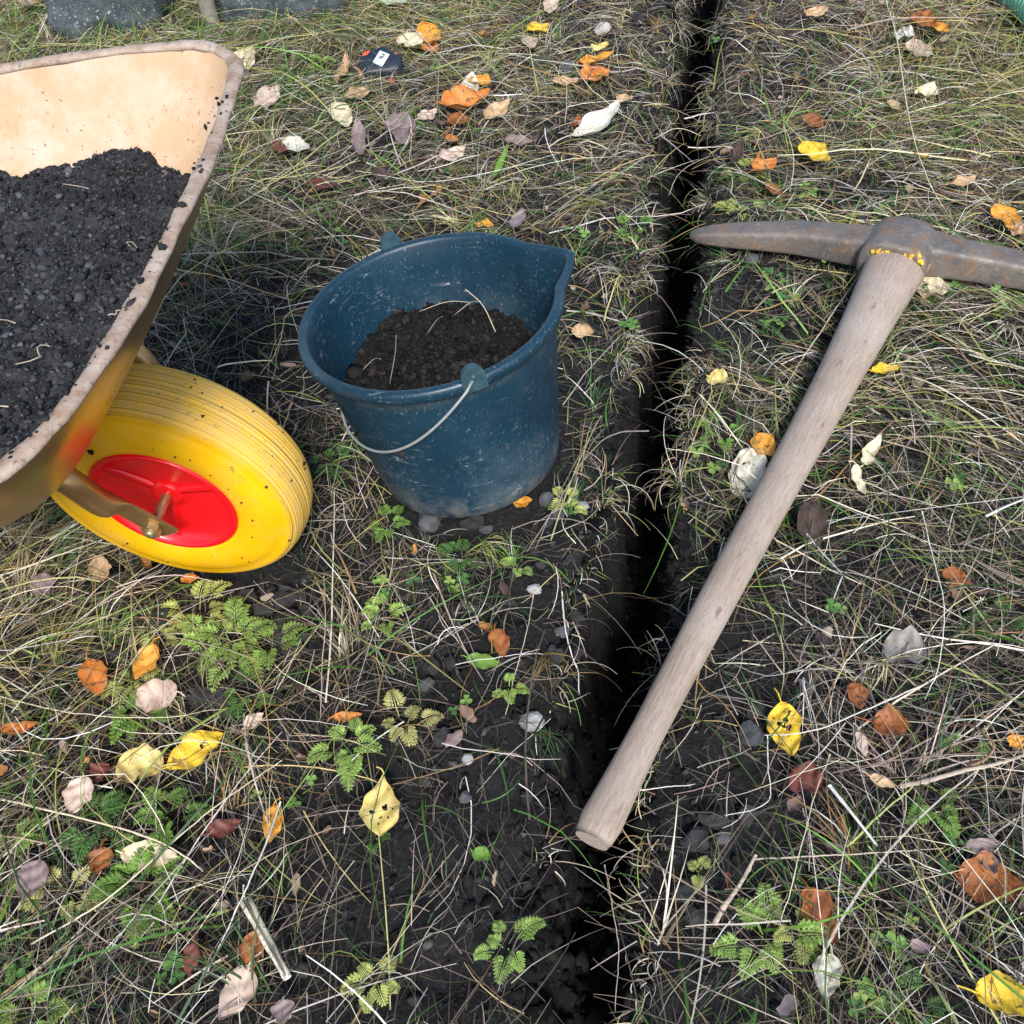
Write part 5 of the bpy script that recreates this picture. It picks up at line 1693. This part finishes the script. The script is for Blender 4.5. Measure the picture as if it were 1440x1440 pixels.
for (x0, y0, nl, lab) in CLOVER:
    c = at(x0, y0, 0.0); z = gz(c[0], c[1]); c = at(x0, y0, max(z, -0.01) + 0.02)
    root = empty('clover', (c[0], c[1], c[2] - 0.02)); tag(root, lab, 'clover')
    r0 = np.array(root.location)
    for k in range(nl):
        V, F, C = [], [], []
        a_ = random.uniform(0, 6.28); q = r0 + np.array([math.cos(a_), math.sin(a_), 0]) * random.uniform(0.0, 0.022 + 0.003 * nl)
        top = q + np.array([random.uniform(-.006, .006), random.uniform(-.006, .006), random.uniform(0.018, 0.034)])
        stem_ = sweep([r0 + (q - r0) * 0.5 - np.array([0, 0, 0.005]), (q + top) / 2, top], 0.0006, 5)
        tint = np.array(random.choice([(.10, .22, .05), (.16, .30, .07), (.07, .16, .05), (.24, .34, .09)])) * random.uniform(0.8, 1.2)
        th = random.uniform(0, 6.28); Rl = random.uniform(0.0055, 0.009)
        tl = np.array([random.uniform(-.3, .3), random.uniform(-.3, .3), 0])
        for q3 in range(3):
            h = th + q3 * 2.094
            d = np.array([math.cos(h), math.sin(h), 0]); sd = np.array([-d[1], d[0], 0])
            b = len(V)
            ring = [(0, 0)] + [(1 - math.cos(u_ * 0.35), 0.0) for u_ in ()]
            pts = [(0.0, 0.0), (0.45, -0.52), (0.95, -0.62), (1.28, -0.35), (1.18, 0.0), (1.28, 0.35), (0.95, 0.62), (0.45, 0.52)]
            for (s, w) in pts:
                p = d * s * Rl + sd * w * Rl
                V.append(top + p + np.array([0, 0, 0.25 * abs(w) * Rl + (p @ tl)])); C.append(tint * (1.0 if w else 1.15))
            F.extend([(b, b + 1, b + 2, b + 3, b + 4), (b, b + 4, b + 5, b + 6, b + 7)])
        lf_ = tinted(np.array(V), F, np.array(C), M['herb'], 'clover_leaf', root, r0)
        obj('stem', mesh(stem_[0] - r0, stem_[1]), LM['green'], lf_)

# ------------------------------------------------------------------ stones and clods
STONES = [
    (748, 1018, 32, 'stone_white', 'whitish stone on bare soil left of the trench'), (657, 1070, 18, 'stone_white', 'small pale stone below and left of the whitish one'), (655, 1122, 22, 'stone_grey', 'grey stone in straw near the bottom centre'),
    (752, 832, 22, 'stone_white', 'pale pink pebble at the end of a thin straw'), (848, 46, 22, 'stone_white', 'white pebble at the top left of the trench'), (798, 100, 26, 'stone_grey', 'blue grey pebble above the pinkish tan leaf'),
    (1055, 1036, 38, 'stone_grey', 'blue grey stone left of the blotched golden leaf'), (1062, 1004, 30, 'clod', 'dark stone behind the blue grey one'), (1136, 972, 22, 'stone_grey', 'small blue stone above the blotched golden leaf'),
    (766, 706, 26, 'stone_grey', 'grey stone at the right foot of the bucket'), (818, 716, 20, 'stone_white', 'white chip by the yellow green tuft'), (783, 726, 22, 'stone_grey', 'grey stone under the yellow green tuft'),
    (606, 738, 44, 'stone_grey', 'flat stone under the front of the bucket'), (684, 746, 20, 'stone_grey', 'small smooth pebble below the bucket'), (665, 742, 34, 'clod', 'dark stone below the front of the bucket'),
    (290, 984, 42, 'clod', 'pointed dark stone right of the pale pink round leaf'), (330, 998, 40, 'clod', 'dark stone next to the chervil frond'), (344, 1022, 28, 'clod', 'small dark stone above the long yellow leaf'),
    (234, 874, 40, 'clod', 'dark stone in grass above the brown orange leaf'), (162, 930, 40, 'clod', 'dark stone behind the wrinkled orange leaf'),
    (1005, 1156, 46, 'clod', 'largest dark clod right of the handle butt'), (980, 1184, 38, 'clod', 'second dark clod right of the handle butt'), (1016, 1178, 24, 'stone_grey', 'small rounded grey stone beside the dark clods'), (1050, 1150, 30, 'clod', 'dark clod right of the largest one'),
    (625, 1040, 34, 'clod', 'dark stone right of the pale chervil'), (640, 1000, 0, 'clod', ''), (1010, 355, 0, 'clod', ''), (1057, 368, 22, 'stone_grey', 'grey stone under the left pick arm'), (958, 1255, 32, 'clod', 'dark clod below the handle butt'),
    (790, 890, 22, 'stone_grey', 'angular stone on the bank above the trench'), (782, 926, 26, 'clod', 'dark stone on the bank below the angular one'), (972, 1290, 30, 'clod', 'dark clod at the lower right trench edge'),
    (610, 940, 30, 'clod', 'dark stone left of the fresh green leaf'), (600, 965, 26, 'stone_grey', 'pale grey stone below the dark one, left of the green leaf'), (900, 30, 20, 'clod', 'dark clod at the top of the left trench bank'),
]


def rock(x0, y0, sz, mat, name, label, cat_, grp=None, sink=0.3):
    c = at(x0, y0, 0.0); z = gz(c[0], c[1]); c = at(x0, y0, z + 0.006)
    R = 0.5 * sz * np.linalg.norm(c - CP) / FPX
    rg = np.random.default_rng(int(x0 * 13 + y0))
    V = ICO2_V.copy()
    # knock random facets off a ball
    for k in range(9):
        n_ = rg.standard_normal(3); n_ /= np.linalg.norm(n_)
        dd = V @ n_; lim = rg.uniform(0.5, 0.85)
        V = V - np.outer(np.maximum(dd - lim, 0), n_) * 0.9
    V *= (1 + (0.11 if mat == 'clod' else 0.05) * rg.standard_normal((len(V), 1)))
    V = V * np.array([1.0, rg.uniform(0.75, 1.0), rg.uniform(0.6, 0.8)]) * R * 1.1
    o = obj(name, mesh(V, [tuple(f) for f in ICO2_F], False), M[mat])
    o.location = Vector(c + np.array([0, 0, R * (0.7 - sink)])); o.rotation_euler = (0, 0, rg.uniform(0, 6.28))
    tag(o, label, cat_, grp)
    return o


for (x0, y0, sz, mt, lab) in STONES:
    if sz: rock(x0, y0, sz, mt, 'clod' if mt == 'clod' and 'clod' in lab else 'stone', lab, 'clod' if 'clod' in lab else 'stone')
rg = random.Random(5)
for k, (x0, y0, sz) in enumerate([(352, 842, 30), (372, 862, 30), (398, 850, 34), (420, 840, 26), (392, 880, 36), (414, 872, 28), (396, 905, 28), (412, 918, 30), (432, 862, 24), (360, 880, 26), (424, 898, 24), (345, 862, 22), (380, 836, 22), (402, 832, 20)]):
    rock(x0, y0, sz, 'clod', 'clod', 'dark rounded soil clod in the small pile below the wheel', 'clod', 'soil clods piled below the wheel')
for k in range(16):
    x0, y0 = rg.uniform(715, 815), rg.uniform(735, 985)
    rock(x0, y0, rg.uniform(12, 24), 'clod', 'clod', 'dark soil clod on the bare bank between bucket and trench', 'clod', 'soil clods on the left trench bank')

# ------------------------------------------------------------------ single stalks, twigs and sticks
TW = {}
for nm, c in (('cream', (.60, .52, .38)), ('white', (.66, .63, .57)), ('beige', (.45, .37, .29)), ('brown', (.26, .15, .085)), ('green', (.34, .38, .13)), ('grey', (.25, .21, .19)), ('bark', (.07, .055, .05))):
    TW[nm] = mat_plain('stalk_' + nm, c, 0.65, 0.25, 0, 0.35, 150)
STALKS = [
    ('stalk', [(1246, 0), (1262, 60), (1275, 150), (1300, 240), (1332, 302)], 0.0030, 'cream', .05, 'long cream stalk reaching down from the top right', 1),
    ('stalk', [(1212, 382), (1172, 440), (1135, 492), (1095, 556)], 0.0028, 'cream', .03, 'thin pale stalk leaning beside the upper handle', 1),
    ('twig', [(912, 606), (862, 612), (822, 648), (780, 715), (740, 778)], 0.0022, 'grey', .045, 'arching grey twig right of the bucket over the trench', 1),
    ('twig', [(845, 585), (815, 640), (775, 720), (752, 770)], 0.0018, 'grey', .03, 'straight grey twig crossing the arching one', 1),
    ('straw', [(790, 832), (796, 890), (812, 945), (815, 976)], 0.0022, 'white', .018, 'white straw lying down the left trench bank', 1),
    ('straw', [(750, 838), (740, 895), (722, 962), (712, 1005)], 0.0013, 'cream', .02, 'thin straw running down from the pale pink pebble', 1),
    ('stalk', [(0, 810), (70, 786), (142, 760)], 0.0032, 'cream', .05, 'thick yellow cream stalk at the left edge under the wheel', 1),
    ('stalk', [(0, 925), (60, 898), (165, 862), (250, 812)], 0.0026, 'green', .045, 'long yellow green stalk in grass at the left', 1),
    ('stalk', [(0, 1124), (95, 1146), (200, 1175), (262, 1205), (282, 1224)], 0.0026, 'cream', .05, 'long cream stalk from the left edge over the lower grass', 1),
    ('stalk', [(44, 1328), (150, 1262), (270, 1160), (395, 1070)], 0.0022, 'cream', .055, 'long straw climbing rightwards across the lower left', 1),
    ('stalk', [(394, 1128), (360, 1215), (325, 1290), (288, 1368)], 0.0022, 'white', .055, 'pale straw slanting down in front of the amber leaf', 1),
    ('straw', [(1300, 962), (1210, 1000), (1140, 1026), (1078, 1034)], 0.0017, 'white', .055, 'white straw over the blotched golden leaf', 1),
    ('straw', [(1078, 1034), (1079, 1080), (1080, 1126), (1018, 1143)], 0.0014, 'white', .05, 'thin white bent straw left of the golden leaf', 0),
    ('stalk', [(1266, 1106), (1330, 1090), (1390, 1078), (1440, 1066)], 0.0062, 'beige', .045, 'broad flat dry stalk at the right edge', 1),
    ('stick', [(1166, 1104), (1200, 1146), (1234, 1190)], 0.0045, 'white', .05, 'short flat white stick right of the dark red leaf', 0),
    ('stalk', [(1190, 1190), (1240, 1146), (1288, 1106)], 0.0030, 'green', .045, 'pale green stalk crossing the flat white stick', 0),
    ('straw', [(1166, 1060), (1140, 1130), (1110, 1250), (1092, 1300)], 0.0015, 'cream', .055, 'long thin straw falling past the dark red leaf', 1),
    ('straw', [(1062, 1208), (1150, 1203), (1240, 1200), (1330, 1194)], 0.0020, 'beige', .04, 'long level straw below the flat white stick', 1),
    ('stick', [(1386, 726), (1415, 712), (1445, 700)], 0.0042, 'white', .045, 'white stick at the right edge', 0),
    ('bark', [(1358, 632), (1400, 634), (1448, 640)], 0.0095, 'bark', .03, 'dark strip of bark at the right edge', 0),
    ('straw', [(360, 584), (390, 574), (411, 565)], 0.0026, 'brown', .05, 'brown broken straw between wheel and bucket', 0),
    ('straw', [(411, 565), (404, 585), (397, 606)], 0.0022, 'beige', .05, 'pale end of broken straw between wheel and bucket', 0),
    ('straw', [(962, 167), (985, 162), (1004, 158)], 0.0030, 'white', .02, 'short white straw across the trench, upper part', 0),
    ('straw', [(967, 207), (998, 207), (1030, 206)], 0.0022, 'white', .02, 'level white straw over the trench below the short one', 0),
    ('straw', [(920, 195), (950, 180), (985, 190)], 0.0018, 'cream', .03, 'cream straw poking out from the left trench edge', 1),
    ('straw', [(940, 275), (957, 240), (998, 218)], 0.0016, 'beige', .02, 'bent beige straw hanging into the trench', 0),
    ('straw', [(798, 150), (840, 143), (880, 142), (940, 148)], 0.0018, 'white', .035, 'thin white straw above the large white curled leaf', 1),
    ('straw', [(862, 1116), (940, 1108), (978, 1104)], 0.0015, 'white', .03, 'thin white straw from the handle butt to the clods', 0),
    ('straw', [(850, 1216), (862, 1275), (872, 1330), (868, 1420)], 0.0013, 'beige', .03, 'thin straw trailing down from the handle butt', 1),
    ('stalk', [(455, 810), (455, 870), (452, 930), (448, 1010)], 0.0016, 'beige', .05, 'upright beige straw right of the dark clods', 1),
    ('stalk', [(1340, 1085), (1385, 1066), (1398, 1046), (1372, 1018), (1348, 1012)], 0.0034, 'brown', .055, 'hooked brown stalk above the broad flat one', 1),
    ('twig', [(1140, 800), (1150, 870), (1165, 940), (1170, 985)], 0.0020, 'bark', .04, 'dark twig below the dark brown wrinkled leaf', 1),
    ('straw', [(1296, 720), (1312, 790), (1328, 860), (1318, 940), (1300, 985)], 0.0016, 'white', .06, 'long curved white straw on the right', 1),
    ('stalk', [(1004, 1300), (1030, 1255), (1060, 1200)], 0.0060, 'beige', .03, 'splintered beige stalk below the handle butt clods', 0),
    ('straw', [(0, 980), (110, 1003), (225, 1012), (310, 1000)], 0.0014, 'cream', .05, 'level thin straw above the pale yellow round leaf', 1),
    ('straw', [(130, 742), (90, 748), (30, 775), (0, 790)], 0.0018, 'green', .05, 'green stem behind the thick cream stalk', 1),
    ('stalk', [(560, 930), (640, 890), (700, 850), (745, 838)], 0.0012, 'beige', .03, 'thin beige straw below the bucket towards the pebble', 1),
    ('straw', [(640, 935), (690, 925), (760, 910)], 0.0013, 'white', .03, 'thin straw above the fresh green leaf', 1),
    ('straw', [(500, 240), (600, 255), (700, 240), (790, 215)], 0.0016, 'white', .05, 'long white straw behind the bucket', 1),
    ('straw', [(560, 20), (620, 80), (700, 160), (740, 200)], 0.0016, 'cream', .06, 'long cream straw past the broad amber leaf', 1),
]
for (nm, pts, rad, col, zt, lab, arch) in STALKS:
    n_ = len(pts); P3 = []
    for i, (x0, y0) in enumerate(pts):
        s = i / (n_ - 1)
        zz = zt * (0.55 + 0.45 * math.sin(math.pi * s)) if arch else zt * (0.85 + 0.15 * s)
        g = at(x0, y0, 0)
        P3.append(at(x0, y0, max(gz(g[0], g[1]), -0.012) + zz))
    P3 = smooth_path(P3, 8 * n_)
    rg_ = np.random.default_rng(int(pts[0][0] * 3 + pts[0][1]))
    if not nm == 'stick': P3 = P3 + np.cumsum(rg_.normal(0, 0.00035, P3.shape), 0)
    rads = [rad * 0.5 * (1.0 - 0.45 * i / len(P3)) * (1.35 if i % 13 == 6 else 1.0) for i in range(len(P3))]
    flat = rad > 0.004
    V_, F_ = sweep(P3, rads, 7, True, False, [(0.35, 1.0)] * len(P3) if flat else None, (0, 0, 1) if flat else None)
    c = P3[len(P3) // 2]
    o = obj(nm, mesh(V_ - c, F_), TW[col]); o.location = Vector(c)
    tag(o, lab, nm)

# ------------------------------------------------------------------ tape measure
tc = at(536, 88, 0.03)
tape = empty('tape_measure', (tc[0], tc[1], gz(tc[0], tc[1])))
tape.rotation_euler = (0.45, 0.0, -0.15)
tape.location.z += 0.002
tape.scale = (0.80, 0.80, 0.80)
tag(tape, 'black and orange tape measure with steel clip lying in the grass', 'tape measure')
ta_ = math.radians(-8)


def rbox(sx, sy, sz, bev, seg=3):
    bm = bmesh.new(); bmesh.ops.create_cube(bm, size=1.0)
    for v in bm.verts: v.co = Vector((v.co.x * sx, v.co.y * sy, v.co.z * sz))
    bmesh.ops.bevel(bm, geom=bm.edges[:], offset=bev, segments=seg, affect='EDGES', profile=0.6)
    me = bpy.data.meshes.new('m'); bm.to_mesh(me); bm.free()
    me.polygons.foreach_set('use_smooth', [True] * len(me.polygons))
    return me


def put(o, x, y, z, rz=0.0, rx=0.0, ry=0.0):
    o.location = (x, y, z); o.rotation_euler = (rx, ry, rz); return o


mpp = 0.00195
body = put(obj('case', rbox(0.116, 0.094, 0.044, 0.022, 5), M['orange'], tape), -0.006, 0.004, 0.026, ta_)
gv = []
# rubber grip: a fat D-shaped shell over the case, open at its upper left where the orange shows
prof_ = []
for k in range(28):
    a_ = 2 * math.pi * k / 28
    r_ = 0.055 * (1 + 0.10 * math.cos(3 * a_ + 0.8) + 0.06 * math.cos(2 * a_))
    if 1.75 < a_ < 2.7: r_ *= 0.80
    if 3.5 < a_ < 3.9: r_ *= 0.90
    prof_.append((r_ * math.cos(a_) * 1.12, r_ * math.sin(a_) * 0.98))
V_ = []
for (sc_, zz) in ((0.98, 0.000), (1.0, 0.006), (1.02, 0.030), (1.0, 0.050), (0.93, 0.059), (0.80, 0.0635), (0.5, 0.0655), (0.0, 0.066)):
    for (x_, y_) in prof_: V_.append((x_ * sc_, y_ * sc_, zz))
grip = put(obj('rubber_grip', mesh(np.array(V_), grid_faces(8, 28, False, True)), M['black'], tape), 0.0, 0.0, 0.002, ta_)
clip = put(obj('belt_clip', rbox(0.034, 0.040, 0.0022, 0.0008, 2), M['steel'], grip), 0.010, 0.002, 0.0685, -0.35, 0.05)
V_, F_ = sweep([(0.0055 * math.cos(a_) * 0.8, 0.007 + 0.0055 * math.sin(a_), 0.0016) for a_ in np.linspace(-2.4, 2.6, 16)], 0.0014, 6)
V2_, F2_ = sweep([(-0.004, 0.002, 0.0016), (-0.006, -0.002, 0.0016), (-0.001, -0.003, 0.0016), (0.004, 0.000, 0.0016)], 0.0013, 6)
obj('stamped_mark', mesh(*join([(V_, F_), (V2_, F2_)])), M['black'], clip)
put(obj('clip_fold', rbox(0.032, 0.004, 0.006, 0.001, 2), M['steel'], clip), 0.0, -0.022, -0.0018)
put(obj('thumb_lock', rbox(0.022, 0.030, 0.016, 0.005, 3), M['black'], grip), 0.052, 0.020, 0.044, 0.1)
V_, F_ = sweep([(0.02, -0.05, 0.016), (0.018, -0.072, 0.022), (0.020, -0.090, 0.014), (0.012, -0.104, 0.006)], [0.006, 0.007, 0.006, 0.004], 8, True, False, [(0.25, 1.0)] * 4, (0, 0, 1))
put(obj('tape_end', mesh(V_, F_), M['steel'], tape), 0.0, 0.0, 0.006, ta_)

# ------------------------------------------------------------------ corrugated hose
hr_ = 0.055
h1 = at(1394, -2, 0.03); h2 = at(1436, 33, 0.03)
dh = (h2 - h1); dh[2] = 0; dh /= np.linalg.norm(dh)
nh_ = np.array([-dh[1], dh[0], 0]);
if nh_[1] < 0: nh_ = -nh_
hc = h1 + nh_ * hr_
hpts = [hc - dh * 1.3 + nh_ * 0.50, hc - dh * 0.55 + nh_ * 0.10, hc - dh * 0.15, hc + dh * 0.12, hc + dh * 0.6 - nh_ * 0.05, hc + dh * 1.2 + nh_ * 0.1]
per = 0.0165
hp_ = smooth_path(hpts, 900)
seglen = np.concatenate([[0], np.cumsum(np.linalg.norm(np.diff(hp_, axis=0), axis=1))])
sl_ = np.arange(0, seglen[-1], per / 6)
hp_ = np.stack([np.interp(sl_, seglen, hp_[:, q]) for q in range(3)], -1); seglen = sl_
hp_[:, 2] = hr_ + 0.008
ph_ = (seglen / per) % 1.0
rad_ = hr_ * (1 + 0.085 * np.cos(2 * np.pi * ph_))
Vh, Fh_ = sweep(hp_, list(rad_), 24, True, False, None, (0, 0, 1))
mi = []
for f in Fh_:
    if len(f) > 4: mi.append(0); continue
    i = f[0] // 24
    mi.append(1 if rad_[i] > hr_ * 1.005 else 0)
hose = obj('corrugated_hose', mesh(Vh - hc, Fh_, True, mi), [M['hose_dark'], M['hose_light']])
hose.location = Vector(hc)
tag(hose, 'green ribbed drainage hose in the top right corner', 'hose')

# ------------------------------------------------------------------ stone blocks and post at the back


def block(name, p0, p1, depth, height, label, seed, z0=0.012):
    ex = p1 - p0; ex[2] = 0; W_ = np.linalg.norm(ex); ex /= W_; ey = np.array([-ex[1], ex[0], 0])
    bm = bmesh.new(); bmesh.ops.create_cube(bm, size=1.0)
    bmesh.ops.subdivide_edges(bm, edges=bm.edges[:], cuts=13, use_grid_fill=True)
    V = np.array([v.co[:] for v in bm.verts]); bm.verts.index_update()
    F = [tuple(v.index for v in f.verts) for f in bm.faces]; bm.free()
    # round the corners off and roughen
    r = np.abs(V * 2) ; k = np.sort(r, 1)[:, 1]
    V = V * (1 - 0.05 * np.clip((k - 0.7) / 0.3, 0, 1) ** 2)[:, None]
    S = V * np.array([W_, depth, height])
    n1 = vnoise(S[:, 0] * 14 + S[:, 2] * 9, S[:, 1] * 14 + S[:, 2] * 23, seed); n2 = vnoise(S[:, 0] * 40 + seed, S[:, 2] * 55 + S[:, 1] * 40, seed + 1)
    S = S + (V / np.linalg.norm(V, axis=1)[:, None]) * (0.010 * n1 + 0.005 * n2)[:, None]
    o = obj(name, mesh(S, F), M['block'])
    c = p0 + ex * W_ / 2 + ey * depth / 2; c[2] = z0 + height / 2
    o.location = Vector(c); o.rotation_euler = (0, 0, math.atan2(ex[1], ex[0]))
    tag(o, label, 'stone block')
    return o


block('stone_block', at(84, 72), at(236, 58), 0.26, 0.24, 'dark grey stone block at top left behind the wheelbarrow tray', 81)
block('stone_block', at(315, 50), at(488, 40), 0.26, 0.24, 'dark grey stone block left of the tape measure at the top edge', 91)
pp = at(303, 52)
V_, F_ = sweep([(0, 0, -0.05), (0.002, 0, 0.1), (0.0, 0.003, 0.22), (0.0, 0.003, 0.36)], [0.021, 0.021, 0.020, 0.019], 12)
post = obj('timber_post', mesh(V_, F_), M['post']); post.location = Vector((pp[0], pp[1], 0))
tag(post, 'thin grey timber post between the two stone blocks', 'post')
